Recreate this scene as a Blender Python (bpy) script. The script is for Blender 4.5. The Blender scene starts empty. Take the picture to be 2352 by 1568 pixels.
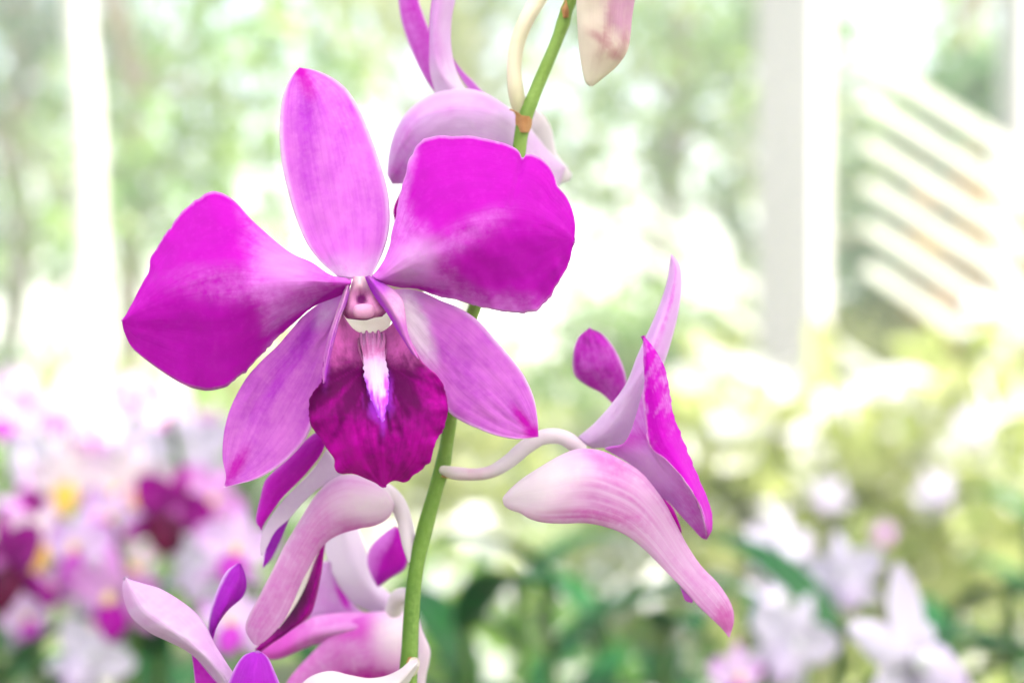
import bpy, math, random
import numpy as np
from mathutils import Vector, Matrix

# ------------------------------------------------------------------ camera, light, exposure
SC = bpy.context.scene
C = SC.collection
CAMZ = 0.9            # lens height above the ground (m)
W, H = 2352.0, 1568.0   # picture units used to read positions
FOC = 0.236           # distance to the main bloom (m)
K = 0.72 / W          # picture unit -> metres at 1 m

cam_d = bpy.data.cameras.new("camera"); cam = bpy.data.objects.new("camera", cam_d); C.objects.link(cam)
cam_d.lens = 50; cam_d.sensor_width = 36; cam_d.clip_start = 0.01; cam_d.clip_end = 600
cam.location = (0, 0, CAMZ); cam.rotation_euler = (math.radians(90), 0, 0)
cam_d.dof.use_dof = True; cam_d.dof.focus_distance = 0.236
cam_d.dof.aperture_fstop = 9.0
SC.camera = cam

SUN_EL, SUN_AZ = 52, 68          # azimuth clockwise from -Y (behind the camera) towards +X
world = bpy.data.worlds.new("World"); SC.world = world; world.use_nodes = True
nt = world.node_tree; nt.nodes.clear()
wo = nt.nodes.new("ShaderNodeOutputWorld"); bg = nt.nodes.new("ShaderNodeBackground")
sky = nt.nodes.new("ShaderNodeTexSky"); sky.sky_type = 'NISHITA'; sky.sun_disc = False
sky.sun_elevation = math.radians(SUN_EL)
sx, sy = math.sin(math.radians(SUN_AZ)), -math.cos(math.radians(SUN_AZ))
sky.sun_rotation = math.atan2(sx, sy)
sky.air_density = 0.8; sky.dust_density = 5.0; sky.ozone_density = 0.0
bg.inputs[1].default_value = 0.15
nt.links.new(sky.outputs[0], bg.inputs[0]); nt.links.new(bg.outputs[0], wo.inputs[0])

sun_d = bpy.data.lights.new("sun", 'SUN'); sun = bpy.data.objects.new("sun", sun_d); C.objects.link(sun)
sun_d.energy = 3.8; sun_d.angle = math.radians(0.5); sun_d.color = (1.0, 0.96, 0.9)
ce = math.cos(math.radians(SUN_EL))
sdir = Vector((sx * ce, sy * ce, math.sin(math.radians(SUN_EL))))
sun.rotation_euler = sdir.to_track_quat('Z', 'Y').to_euler()

SC.view_settings.view_transform = 'Standard'; SC.view_settings.look = 'None'
SC.view_settings.exposure = 2.0; SC.view_settings.gamma = 1
SC.view_settings.use_curve_mapping = False
SC.render.engine = 'CYCLES'
SC.cycles.use_denoising = True
SC.cycles.max_bounces = 10; SC.cycles.diffuse_bounces = 5; SC.cycles.transmission_bounces = 6; SC.cycles.glossy_bounces = 3
SC.cycles.volume_bounces = 1
SC.cycles.sample_clamp_indirect = 6

# ------------------------------------------------------------------ helpers
def P(x, y, d):
    """a point seen at picture position x, y and standing d metres in front of the lens"""
    return np.array([(x - W / 2) * K * d, d, CAMZ - (y - H / 2) * K * d])

def tag(o, label=None, cat=None, group=None, kind=None):
    if label: o['label'] = label
    if cat: o['category'] = cat
    if group: o['group'] = group
    if kind: o['kind'] = kind
    return o

def empty(name, loc, label, cat, group=None, rot=(0, 0, 0)):
    o = bpy.data.objects.new(name, None); C.objects.link(o)
    o.location = loc; o.rotation_euler = rot; o.empty_display_size = 0.01
    return tag(o, label, cat, group)

def mesh_obj(name, verts, faces, mat, parent=None, world_space=True, smooth=True, pig=None, uv=None):
    me = bpy.data.meshes.new(name)
    v = np.asarray(verts, dtype=float)
    if parent is not None and world_space:
        o0 = np.array(root_loc(parent)); v = v - o0
    me.from_pydata([tuple(p) for p in v], [], faces)
    if pig is not None:
        a = me.color_attributes.new('pig', 'FLOAT_COLOR', 'POINT')
        col = np.ones((len(v), 4)); col[:, :3] = pig
        a.data.foreach_set('color', col.ravel())
    if uv is not None:
        ul = me.uv_layers.new(name='UVMap')
        li = np.zeros(len(me.loops), dtype=np.int32); me.loops.foreach_get('vertex_index', li)
        ul.data.foreach_set('uv', np.asarray(uv)[li].ravel())
    if smooth:
        me.polygons.foreach_set('use_smooth', [True] * len(me.polygons))
    me.materials.append(mat)
    me.update()
    o = bpy.data.objects.new(name, me); C.objects.link(o)
    if parent is not None: o.parent = parent
    return o

def root_loc(o):
    l = Vector(o.location)
    while o.parent is not None:
        o = o.parent; l = l + Vector(o.location)
    return l

def sm(a, b, x):
    t = np.clip((np.asarray(x, dtype=float) - a) / (b - a + 1e-12), 0, 1)
    return t * t * (3 - 2 * t)

_NT = np.random.RandomState(7).rand(256, 256)
def vnoise(x, y):
    xi = np.floor(x).astype(int); yi = np.floor(y).astype(int)
    fx = x - xi; fy = y - yi; fx = fx * fx * (3 - 2 * fx); fy = fy * fy * (3 - 2 * fy)
    g = lambda a, b: _NT[a % 256, b % 256]
    return (g(xi, yi) * (1 - fx) + g(xi + 1, yi) * fx) * (1 - fy) + (g(xi, yi + 1) * (1 - fx) + g(xi + 1, yi + 1) * fx) * fy
def fnoise(x, y):
    x = np.asarray(x, dtype=float); y = np.asarray(y, dtype=float)
    return 0.55 * vnoise(x, y) + 0.3 * vnoise(x * 2.1 + 7, y * 2.1 + 3) + 0.15 * vnoise(x * 4.3 + 1, y * 4.3 + 9)

def blob(px, py, cx, cy, rx, ry, ang=0, soft=0.6):
    a = math.radians(ang); dx = px - cx; dy = py - cy
    X = dx * math.cos(a) + dy * math.sin(a); Y = -dx * math.sin(a) + dy * math.cos(a)
    r = np.sqrt((X / rx) ** 2 + (Y / ry) ** 2)
    return 1 - sm(1 - soft, 1 + soft, r)

def catmull(pts, n):
    """smooth curve through pts, n+1 samples evenly spaced along it (by its first two coordinates)"""
    p = np.asarray(pts, dtype=float)
    if len(p) == 1: return np.repeat(p, n + 1, 0)
    q = np.vstack([2 * p[0] - p[1], p, 2 * p[-1] - p[-2]])
    out = []
    m = 14
    for i in range(1, len(q) - 2):
        for j in range(m):
            t = j / m
            a, b, c, d = q[i - 1], q[i], q[i + 1], q[i + 2]
            out.append(0.5 * (2 * b + (c - a) * t + (2 * a - 5 * b + 4 * c - d) * t * t + (3 * b - a - 3 * c + d) * t ** 3))
    out.append(q[-2]); out = np.array(out)
    s = np.concatenate([[0], np.cumsum(np.linalg.norm(np.diff(out[:, :2], axis=0), axis=1))])
    u = np.linspace(0, s[-1], n + 1)
    return np.stack([np.interp(u, s, out[:, k]) for k in range(out.shape[1])], 1)

def curve_at(vals, t):
    return np.interp(t, np.linspace(0, 1, len(vals)), vals)

def grid_solid(G, thick, closed_rim=True):
    """G: (nv+1, nu+1, 3) front points -> verts, faces of a thin solid with edges that thin out"""
    nv, nu = G.shape[0] - 1, G.shape[1] - 1
    dv = np.gradient(G, axis=0); du = np.gradient(G, axis=1)
    N = np.cross(dv, du); L = np.linalg.norm(N, axis=2, keepdims=True)
    N = np.where(L > 1e-14, N / np.maximum(L, 1e-14), np.array([0, 1.0, 0]))
    if N[:, :, 1].mean() < 0: N = -N
    u = np.linspace(0, 1, nu + 1)[None, :, None]; v = np.linspace(0, 1, nv + 1)[:, None, None]
    prof = np.sqrt(np.clip(4 * u * (1 - u), 0, 1)) * np.sqrt(np.clip((1 - v) * 6, 0, 1))
    B = G + N * thick * (0.3 + 0.7 * prof)
    n1 = (nv + 1) * (nu + 1)
    V = np.vstack([G.reshape(-1, 3), B.reshape(-1, 3)])
    F = []
    w = nu + 1
    for i in range(nv):
        for j in range(nu):
            a = i * w + j
            F.append((a, a + 1, a + w + 1, a + w))
            F.append((n1 + a, n1 + a + w, n1 + a + w + 1, n1 + a + 1))
    for i in range(nv):
        a = i * w; F.append((a, a + w, n1 + a + w, n1 + a))
        a = i * w + nu; F.append((a, n1 + a, n1 + a + w, a + w))
    for j in range(nu):
        a = j; F.append((a, n1 + a, n1 + a + 1, a + 1))
        a = nv * w + j; F.append((a, a + 1, n1 + a + 1, n1 + a))
    return V, F

def loft(name, rails, mat, parent, base=0.0, bulge=0.0, cup=None, nu=28, nv=56, thick=0.0006, pig=None, ripple=0.0, rseed=0.0, edge_wave=0.0, backpale=0.55, lin=False):
    """a petal: rails are edge lines read from the photograph, each point (x, y, depth in mm); base adds depth (mm);
    bulge lifts the middle towards the viewer (mm, may vary along the petal)"""
    R = []
    for r in rails:
        r = [(p[0], p[1], (p[2] if len(p) > 2 else 0.0)) for p in r]
        R.append(catmull(r, nv))
    R = np.array(R)                                   # (k, nv+1, 3)
    u = np.linspace(0, 1, nu + 1)
    k = len(rails) - 1
    G = np.zeros((nv + 1, nu + 1, 3))
    for j, uu in enumerate(u):
        t = uu * k; i = min(int(t), k - 1); f = t - i
        if k == 1 or lin: G[:, j] = R[i] * (1 - f) + R[i + 1] * f
        else:
            a = R[max(i - 1, 0)] if i > 0 else 2 * R[0] - R[1]
            d = R[i + 2] if i + 2 <= k else 2 * R[k] - R[k - 1]
            b, c = R[i], R[i + 1]
            G[:, j] = 0.5 * (2 * b + (c - a) * f + (2 * a - 5 * b + 4 * c - d) * f * f + (3 * b - a - 3 * c + d) * f ** 3)
    vv = np.linspace(0, 1, nv + 1)[:, None]; uu = u[None, :]
    bl = curve_at(bulge if isinstance(bulge, (list, tuple)) else [bulge, bulge], vv)
    G[:, :, 2] += base - bl * 4 * uu * (1 - uu)
    if cup is not None: G[:, :, 2] += curve_at(cup, vv)
    if ripple:
        nz = fnoise(uu * 5 + rseed + 0 * vv, vv * 7 + rseed * 3 + 0 * uu) - 0.5
        fade = sm(0, .15, vv) * sm(1, .8, vv)
        G[:, :, 2] += nz * ripple * 1.1 * fade
        # long shallow grooves running from base to tip
        G[:, :, 2] += (vnoise(uu * 13 + rseed * 5 + 0 * vv, vv * 1.5 + 0 * uu) - 0.5) * ripple * 0.3 * fade
    if edge_wave:
        e = (np.abs(2 * uu - 1)) ** 4
        wv = np.sin(vv * 38 + rseed) * 0.6 + np.sin(vv * 71 + 1.3 * rseed + 2 * uu) * 0.4
        G[:, :, 2] += e * wv * edge_wave
        jx = (fnoise(vv * 40 + uu * 9, vv * 0 + rseed + uu * 0) - 0.5) * 11 * e * np.sin(np.clip(vv, 0, 1) * math.pi)
        G[:, :, 0] += jx; G[:, :, 1] += jx * 0.7
    d = FOC + G[:, :, 2] / 1000.0
    PT = np.stack([(G[:, :, 0] - W / 2) * K * d, d, CAMZ - (G[:, :, 1] - H / 2) * K * d], 2)
    V, F = grid_solid(PT, thick)
    UU = np.broadcast_to(uu, (nv + 1, nu + 1)).ravel(); VV = np.broadcast_to(vv, (nv + 1, nu + 1)).ravel()
    px, py = G[:, :, 0].ravel(), G[:, :, 1].ravel()
    col = np.zeros((len(UU), 3))
    if pig is not None:
        r, g, b = pig(UU, VV, px, py)
        col[:, 0] = np.clip(r, 0, 1); col[:, 1] = np.clip(g, 0, 1); col[:, 2] = np.clip(b, 0, 1)
    back = col.copy(); back[:, 0] *= backpale
    uv = np.stack([UU, VV], 1)
    return mesh_obj(name, V, F, mat, parent, pig=np.vstack([col, back]), uv=np.vstack([uv, uv]))

def pod(name, top, bot, mat, parent, base=0.0, k=0.7, nv=60, nr=40, pig=None, lump=0.0, seed=0.0, flare=None):
    """a closed, swollen body between an upper and a lower outline; cross-sections are ellipses"""
    A = catmull([(p[0], p[1], p[2] if len(p) > 2 else 0.0) for p in top], nv)
    B = catmull([(p[0], p[1], p[2] if len(p) > 2 else 0.0) for p in bot], nv)
    V, col, uv = [], [], []
    th = np.linspace(0, 2 * math.pi, nr, endpoint=False)
    for i in range(nv + 1):
        da, db = FOC + (A[i, 2] + base) / 1000, FOC + (B[i, 2] + base) / 1000
        a, b = P(A[i, 0], A[i, 1], da), P(B[i, 0], B[i, 1], db)
        c, h = (a + b) / 2, (b - a) / 2
        rad = np.linalg.norm(h)
        kk = k if flare is None else curve_at(flare, i / nv)
        for t in th:
            s = 1 + (lump * (float(vnoise(np.array(t * 1.6 + seed), np.array(i * 0.12 + seed))) - 0.5) if lump else 0)
            s *= 1 + 0.05 * (float(vnoise(np.array(t * 5.0 + seed), np.array(i * 0.05))) - 0.5) * math.sin(math.pi * i / nv)
            V.append(c - h * math.cos(t) + np.array([0, -1.0, 0]) * rad * kk * math.sin(t) * s)
        uu = (1 - np.cos(th)) / 2      # 0 at the first outline, 1 at the second
        X = A[i, 0] * (1 - uu) + B[i, 0] * uu; Y = A[i, 1] * (1 - uu) + B[i, 1] * uu
        vv = np.full(nr, i / nv)
        r, g, bb = pig(uu, vv, X, Y) if pig else (0 * uu, 0 * uu, 0 * uu)
        col.append(np.clip(np.stack([r + 0 * uu, g + 0 * uu, bb + 0 * uu], 1), 0, 1)); uv.append(np.stack([uu, vv], 1))
    F = []
    for i in range(nv):
        for j in range(nr):
            j2 = (j + 1) % nr
            F.append((i * nr + j, i * nr + j2, (i + 1) * nr + j2, (i + 1) * nr + j))
    F.append(tuple(range(nr))); F.append(tuple(reversed(range(nv * nr, (nv + 1) * nr))))
    return mesh_obj(name, V, F, mat, parent, pig=np.vstack(col), uv=np.vstack(uv))

def tube(name, pts, mat, parent=None, n=60, nr=18, pig=None, knob=None, flat=1.0):
    """pts: (x, y, distance m, radius in picture units)"""
    q = catmull(pts, n)
    W3 = np.array([P(a[0], a[1], a[2]) for a in q]); rad = q[:, 3] * K * q[:, 2] * (1 + .05 * (fnoise(np.arange(n + 1) * .35 + pts[0][0], np.zeros(n + 1)) - .5))
    return tube3(name, W3, rad, mat, parent, nr, pig, q, flat)

def tube3(name, W3, rad, mat, parent=None, nr=18, pig=None, q=None, flat=1.0):
    n = len(W3) - 1
    T = np.gradient(W3, axis=0); T /= np.linalg.norm(T, axis=1, keepdims=True) + 1e-12
    ref = np.array([0.03, 1.0, 0.05]); V, col, uv = [], [], []
    for i in range(n + 1):
        s = np.cross(T[i], ref); s /= np.linalg.norm(s) + 1e-12
        b = np.cross(s, T[i])
        for j in range(nr):
            a = 2 * math.pi * j / nr
            V.append(W3[i] + (s * math.cos(a) + b * math.sin(a) * flat) * rad[i])
        vv = np.full(nr, i / n); uu = np.linspace(0, 1, nr)
        if pig:
            X = np.full(nr, q[i, 0] if q is not None else 0.0); Y = np.full(nr, q[i, 1] if q is not None else 0.0)
            r, g, bb = pig(uu, vv, X, Y)
        else: r = g = bb = 0 * uu
        col.append(np.clip(np.stack([r + 0 * uu, g + 0 * uu, bb + 0 * uu], 1), 0, 1)); uv.append(np.stack([uu, vv], 1))
    F = []
    for i in range(n):
        for j in range(nr):
            j2 = (j + 1) % nr
            F.append((i * nr + j, i * nr + j2, (i + 1) * nr + j2, (i + 1) * nr + j))
    F.append(tuple(range(nr))); F.append(tuple(reversed(range(n * nr, (n + 1) * nr))))
    return mesh_obj(name, V, F, mat, parent, pig=np.vstack(col), uv=np.vstack(uv))

# ------------------------------------------------------------------ materials
def newmat(name):
    m = bpy.data.materials.new(name); m.use_nodes = True
    t = m.node_tree; t.nodes.clear()
    return m, t, t.nodes.new("ShaderNodeOutputMaterial")

def mixc(t, fac, a, b, mode='MIX'):
    n = t.nodes.new("ShaderNodeMix"); n.data_type = 'RGBA'; n.blend_type = mode
    if isinstance(fac, (int, float)): n.inputs[0].default_value = fac
    else: t.links.new(fac, n.inputs[0])
    for s, v in ((n.inputs[6], a), (n.inputs[7], b)):
        if isinstance(v, (tuple, list)): s.default_value = (*v[:3], 1)
        else: t.links.new(v, s)
    return n.outputs[2]

def mth(t, op, a, b=None, clamp=False):
    n = t.nodes.new("ShaderNodeMath"); n.operation = op; n.use_clamp = clamp
    for s, v in ((n.inputs[0], a), (n.inputs[1], b)):
        if v is None: continue
        if isinstance(v, (int, float)): s.default_value = v
        else: t.links.new(v, s)
    return n.outputs[0]

def noise(t, vec, scale, detail=3, rough=0.55):
    n = t.nodes.new("ShaderNodeTexNoise"); n.inputs['Scale'].default_value = scale
    n.inputs['Detail'].default_value = detail; n.inputs['Roughness'].default_value = rough
    t.links.new(vec, n.inputs['Vector']); return n.outputs[0]

def mapping(t, vec, scale):
    n = t.nodes.new("ShaderNodeMapping"); n.inputs['Scale'].default_value = scale
    t.links.new(vec, n.inputs['Vector']); return n.outputs[0]

def petal_mat(name, pale, deep, accent, white=(0.86, 0.80, 0.88), trans=0.35, rough=0.5, mott=0.9, vein=0.35, spec=0.3, mot_scale=900, veinn=26):
    m, t, out = newmat(name)
    at = t.nodes.new("ShaderNodeAttribute"); at.attribute_name = 'pig'
    sep = t.nodes.new("ShaderNodeSeparateColor"); t.links.new(at.outputs['Color'], sep.inputs[0])
    tc = t.nodes.new("ShaderNodeTexCoord")
    fine = noise(t, tc.outputs['Object'], mot_scale, 4, 0.65)
    mid = noise(t, tc.outputs['Object'], mot_scale * 0.22, 3, 0.5)
    vn = noise(t, mapping(t, tc.outputs['UV'], (veinn, 1.6, 1)), 1.0, 3, 0.6)
    def mask(ch, k):
        x = sep.outputs[ch]
        w = mth(t, 'MULTIPLY', mth(t, 'MULTIPLY', x, mth(t, 'SUBTRACT', 1.0, x)), 4.0)
        n = mth(t, 'ADD', mth(t, 'ADD', mth(t, 'MULTIPLY', mth(t, 'SUBTRACT', fine, 0.5), 1.3), mth(t, 'MULTIPLY', mth(t, 'SUBTRACT', mid, 0.5), 0.9)), mth(t, 'MULTIPLY', mth(t, 'SUBTRACT', vn, 0.5), 0.6))
        s = mth(t, 'ADD', x, mth(t, 'MULTIPLY', mth(t, 'MULTIPLY', n, w), k), True)
        return s
    r = mask(0, mott); g = mask(1, 0.7); b = mask(2, 0.5)
    # faint lengthwise veins and cell mottling in the pigment
    p2 = mixc(t, mth(t, 'MULTIPLY', mth(t, 'SUBTRACT', vn, 0.42, True), vein * 3.0, True), pale, tuple(pale[i] * 0.45 + deep[i] * 0.55 for i in range(3)))
    p2 = mixc(t, mth(t, 'MULTIPLY', mth(t, 'SUBTRACT', mid, 0.45, True), 1.4, True), p2, tuple(pale[i] * 0.55 + deep[i] * 0.45 for i in range(3)))
    d2 = mixc(t, mth(t, 'MULTIPLY', mth(t, 'SUBTRACT', mid, 0.5, True), 1.6, True), deep, tuple(c * 0.72 for c in deep))
    d2 = mixc(t, mth(t, 'MULTIPLY', mth(t, 'SUBTRACT', vn, 0.5, True), 1.5, True), d2, tuple(c * 0.8 for c in deep))
    d2 = mixc(t, mth(t, 'MULTIPLY', mth(t, 'SUBTRACT', fine, 0.52, True), 1.6, True), d2, tuple(min(1, deep[i] * 1.12 + .1 * pale[i]) for i in range(3)))
    c = mixc(t, r, p2, d2)
    c = mixc(t, g, c, accent)
    c = mixc(t, b, c, white)
    bs = t.nodes.new("ShaderNodeBsdfPrincipled"); t.links.new(c, bs.inputs['Base Color'])
    bs.inputs['Roughness'].default_value = rough; bs.inputs['Specular IOR Level'].default_value = spec
    bs.inputs['Specular IOR Level'].default_value = spec * 0.2
    tr = t.nodes.new("ShaderNodeBsdfTranslucent"); t.links.new(c, tr.inputs[0])
    bump = t.nodes.new("ShaderNodeBump"); bump.inputs['Strength'].default_value = 0.35; bump.inputs['Distance'].default_value = 0.00025
    t.links.new(mth(t, 'ADD', mth(t, 'MULTIPLY', vn, 1.2), mth(t, 'MULTIPLY', fine, 0.35)), bump.inputs['Height'])
    t.links.new(bump.outputs[0], bs.inputs['Normal'])
    mx = t.nodes.new("ShaderNodeMixShader"); mx.inputs[0].default_value = trans
    t.links.new(bs.outputs[0], mx.inputs[1]); t.links.new(tr.outputs[0], mx.inputs[2]); t.links.new(mx.outputs[0], out.inputs[0])
    return m

def leaf_mat(name, a, b, trans=0.35, rough=0.45, scale=12, spec=0.4):
    m, t, out = newmat(name)
    tc = t.nodes.new("ShaderNodeTexCoord")
    geo = t.nodes.new("ShaderNodeNewGeometry")
    n = noise(t, tc.outputs['Object'], scale, 3)
    f = mth(t, 'ADD', mth(t, 'MULTIPLY', mth(t, 'SUBTRACT', n, 0.35), 2.0), mth(t, 'MULTIPLY', mth(t, 'SUBTRACT', geo.outputs['Random Per Island'], 0.5), 0.9), True)
    c = mixc(t, f, a, b)
    bs = t.nodes.new("ShaderNodeBsdfPrincipled"); t.links.new(c, bs.inputs['Base Color'])
    bs.inputs['Roughness'].default_value = rough; bs.inputs['Specular IOR Level'].default_value = spec
    tr = t.nodes.new("ShaderNodeBsdfTranslucent"); t.links.new(c, tr.inputs[0])
    mx = t.nodes.new("ShaderNodeMixShader"); mx.inputs[0].default_value = trans
    t.links.new(bs.outputs[0], mx.inputs[1]); t.links.new(tr.outputs[0], mx.inputs[2]); t.links.new(mx.outputs[0], out.inputs[0])
    return m

def plain_mat(name, a, b, scale=6, rough=0.7, spec=0.3, stretch=(1, 1, 1), bump=0.0):
    m, t, out = newmat(name)
    tc = t.nodes.new("ShaderNodeTexCoord")
    n = noise(t, mapping(t, tc.outputs['Object'], stretch), scale, 5, 0.6)
    c = mixc(t, mth(t, 'MULTIPLY', mth(t, 'SUBTRACT', n, 0.3), 2.2, True), a, b)
    bs = t.nodes.new("ShaderNodeBsdfPrincipled"); t.links.new(c, bs.inputs['Base Color'])
    bs.inputs['Roughness'].default_value = rough; bs.inputs['Specular IOR Level'].default_value = spec
    if bump:
        bp = t.nodes.new("ShaderNodeBump"); bp.inputs['Strength'].default_value = 0.5; bp.inputs['Distance'].default_value = bump
        t.links.new(n, bp.inputs['Height']); t.links.new(bp.outputs[0], bs.inputs['Normal'])
    t.links.new(bs.outputs[0], out.inputs[0])
    return m


PALE = (0.58, 0.17, 0.63); DEEP = (0.40, 0.0, 0.39); ACC = (0.30, 0.0, 0.36)
M_petal = petal_mat("petal_magenta", PALE, DEEP, ACC, white=(0.72, 0.58, 0.78))
M_sepal = petal_mat("sepal_pink", (0.56, 0.15, 0.58), (0.36, 0.02, 0.47), (0.42, 0.0, 0.36), white=(0.78, 0.66, 0.80), vein=0.3)
M_lip = petal_mat("lip_maroon", (0.40, 0.0, 0.30), (0.07, 0.0, 0.05), (0.30, 0.02, 0.45), white=(0.56, 0.11, 0.42), trans=0.15, vein=0.5, mott=0.7, spec=0.1)
M_callus = petal_mat("callus_white", (0.58, 0.38, 0.64), (0.38, 0.04, 0.62), (0.42, 0.10, 0.30), white=(0.72, 0.62, 0.52), trans=0.15, vein=0.2)
M_lobe = petal_mat("side_lobe_violet", (0.44, 0.14, 0.40), (0.34, 0.02, 0.50), (0.24, 0.0, 0.22), white=(0.75, 0.6, 0.6), trans=0.3)
M_column = petal_mat("column_pink", (0.56, 0.22, 0.44), (0.22, 0.0, 0.16), (0.10, 0.0, 0.08), white=(0.78, 0.74, 0.62), trans=0.2, vein=0.1)
M_throat = petal_mat("throat_cream", (0.95, 0.94, 0.88), (0.70, 0.5, 0.55), (0.4, 0.1, 0.3), trans=0.4, vein=0.05)
M_back = petal_mat("petal_back_lilac", (0.54, 0.32, 0.60), (0.50, 0.10, 0.52), (0.46, 0.01, 0.44), white=(0.62, 0.54, 0.66), vein=0.4)
M_sac = petal_mat("sepal_blush", (0.66, 0.43, 0.66), (0.54, 0.14, 0.48), (0.50, 0.10, 0.38), white=(0.68, 0.62, 0.66), vein=0.9, trans=0.5, veinn=15)
M_bud = petal_mat("bud_cream", (0.56, 0.47, 0.42), (0.34, 0.12, 0.17), (0.44, 0.22, 0.36), white=(0.62, 0.56, 0.47), vein=0.1, trans=0.3, mott=.35)
M_ped = petal_mat("pedicel_pale", (0.62, 0.56, 0.42), (0.58, 0.32, 0.36), (0.42, 0.50, 0.16), white=(0.74, 0.66, 0.70), vein=0.15, trans=0.25)
M_ped2 = petal_mat("pedicel_blush", (0.60, 0.52, 0.58), (0.52, 0.26, 0.38), (0.42, 0.50, 0.16), white=(0.68, 0.62, 0.68), vein=0.4, trans=0.35, veinn=8)
M_stem = petal_mat("stem_green", (0.125, 0.21, 0.035), (0.035, 0.10, 0.01), (0.28, 0.40, 0.12), white=(0.5, 0.55, 0.3), vein=0.3, trans=0.08, rough=0.4)
M_bract = petal_mat("bract_tan", (0.44, 0.23, 0.10), (0.24, 0.08, 0.03), (0.5, 0.2, 0.1), white=(0.6, 0.5, 0.35), trans=0.25)
M_purple = petal_mat("petal_violet", (0.34, 0.02, 0.46), (0.26, 0.0, 0.34), (0.4, 0.1, 0.5), white=(0.60, 0.40, 0.70))

z = lambda u: 0 * u

rnd = random.Random(11)
M_ground = plain_mat("ground_gravel", (0.17, 0.19, 0.09), (0.08, 0.14, 0.03), 1.4, 0.9)
M_white = plain_mat("white_paint", (0.80, 0.80, 0.77), (0.66, 0.67, 0.64), 5, 0.55, stretch=(1, 1, .2))
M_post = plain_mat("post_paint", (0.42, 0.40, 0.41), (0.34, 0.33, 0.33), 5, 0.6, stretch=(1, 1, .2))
M_batten = plain_mat("batten_paint", (0.66, 0.66, 0.60), (0.54, 0.54, 0.49), 5, 0.6)
M_trunkw = plain_mat("limewashed_bark", (0.55, 0.54, 0.52), (0.34, 0.34, 0.33), 3, 0.85, stretch=(1, 1, .3), bump=.02)
M_bark = plain_mat("bark", (0.22, 0.17, 0.12), (0.12, 0.09, 0.06), 6, 0.9, stretch=(1, 1, .2), bump=.03)
M_cane = plain_mat("cane", (0.07, 0.15, 0.03), (0.05, 0.08, 0.02), 30, 0.5)
M_strap = leaf_mat("strap_leaf", (0.004, 0.055, 0.016), (0.014, 0.13, 0.02), .3, .4, 9, .2)
M_leafy = leaf_mat("leaf_yellow_green", (0.28, 0.34, 0.10), (0.50, 0.52, 0.22), .5, .4, 4)
M_leafm = leaf_mat("leaf_mid_green", (0.07, 0.20, 0.03), (0.25, 0.38, 0.05), .45, .4, 3)
M_leafd = leaf_mat("leaf_blue_green", (0.025, 0.10, 0.04), (0.09, 0.20, 0.06), .45, .4, 2)
M_croton = leaf_mat("leaf_orange", (0.42, 0.17, 0.05), (0.30, 0.24, 0.06), .4, .4, 6)
M_glint = leaf_mat("glint_white", (0.80, 0.80, 0.76), (0.72, 0.70, 0.80), .4, .6, 6)
mR, tR, oR = newmat("shade_sheet")
trn = tR.nodes.new("ShaderNodeBsdfTranslucent"); trn.inputs[0].default_value = (.86, .86, .85, 1)
tR.links.new(trn.outputs[0], oR.inputs[0])

def box(name, c, s, mat, parent=None, rz=0.0, ry=0.0, bev=0.0):
    x, y, zz = s[0] / 2, s[1] / 2, s[2] / 2
    v = np.array([(a * x, b * y, c_ * zz) for a in (-1, 1) for b in (-1, 1) for c_ in (-1, 1)])
    R = Matrix.Rotation(rz, 3, 'Z') @ Matrix.Rotation(ry, 3, 'Y')
    v = v @ np.array(R).T + np.array(c)
    f = [(0, 1, 3, 2), (4, 6, 7, 5), (0, 4, 5, 1), (2, 3, 7, 6), (0, 2, 6, 4), (1, 5, 7, 3)]
    return mesh_obj(name, v, f, mat, parent, smooth=False)

# ground: one sheet to the horizon, gently uneven
n = 60
gx = np.sign(np.linspace(-1, 1, n)) * np.abs(np.linspace(-1, 1, n)) ** 3 * 300
gv = [(x, y, 0.04 * (float(fnoise(np.array(x * .8), np.array(y * .8))) - .5)) for y in gx for x in gx]
gf = [(i * n + j, i * n + j + 1, (i + 1) * n + j + 1, (i + 1) * n + j) for i in range(n - 1) for j in range(n - 1)]
tag(mesh_obj("ground", gv, gf, M_ground), kind="structure")

# unseen translucent roof, added to shade the near plants and soften their light
roof = empty("added_shade_roof", (0, -1.2, 2.5), "unseen translucent roof added to shade the near orchid sprays", "roof")
box("sheet", (0, -1.7, 2.5), (7.5, 4.0, .004), mR, roof)
for xx in (-3.4, 3.4):
    box("added_roof_post", (xx, .25, 1.24), (.07, .07, 2.48), M_white, roof)
    box("added_roof_post", (xx, -3.6, 1.24), (.07, .07, 2.48), M_white, roof)

# square post on the right, corner towards us; pale trunk on the left
pr = P(1822, 600, 2.5)
post = empty("square_post", (pr[0], pr[1], 0), "thick square white post on the right with a shaded grey side", "post")
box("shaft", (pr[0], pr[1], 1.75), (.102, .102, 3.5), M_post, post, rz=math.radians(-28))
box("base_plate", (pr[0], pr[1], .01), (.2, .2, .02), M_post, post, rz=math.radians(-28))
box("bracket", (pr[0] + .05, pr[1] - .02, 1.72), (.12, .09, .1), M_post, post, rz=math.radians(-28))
p2 = P(2345, 600, 4.6)
post2 = empty("pale_post", (p2[0], p2[1], 0), "faint pale post at the far right edge behind the slatted trellis", "post")
box("shaft", (p2[0], p2[1], 2.2), (.10, .10, 4.4), M_post, post2, rz=.5)
box("foot", (p2[0], p2[1], .02), (.24, .24, .04), M_post, post2, rz=.5)

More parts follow.
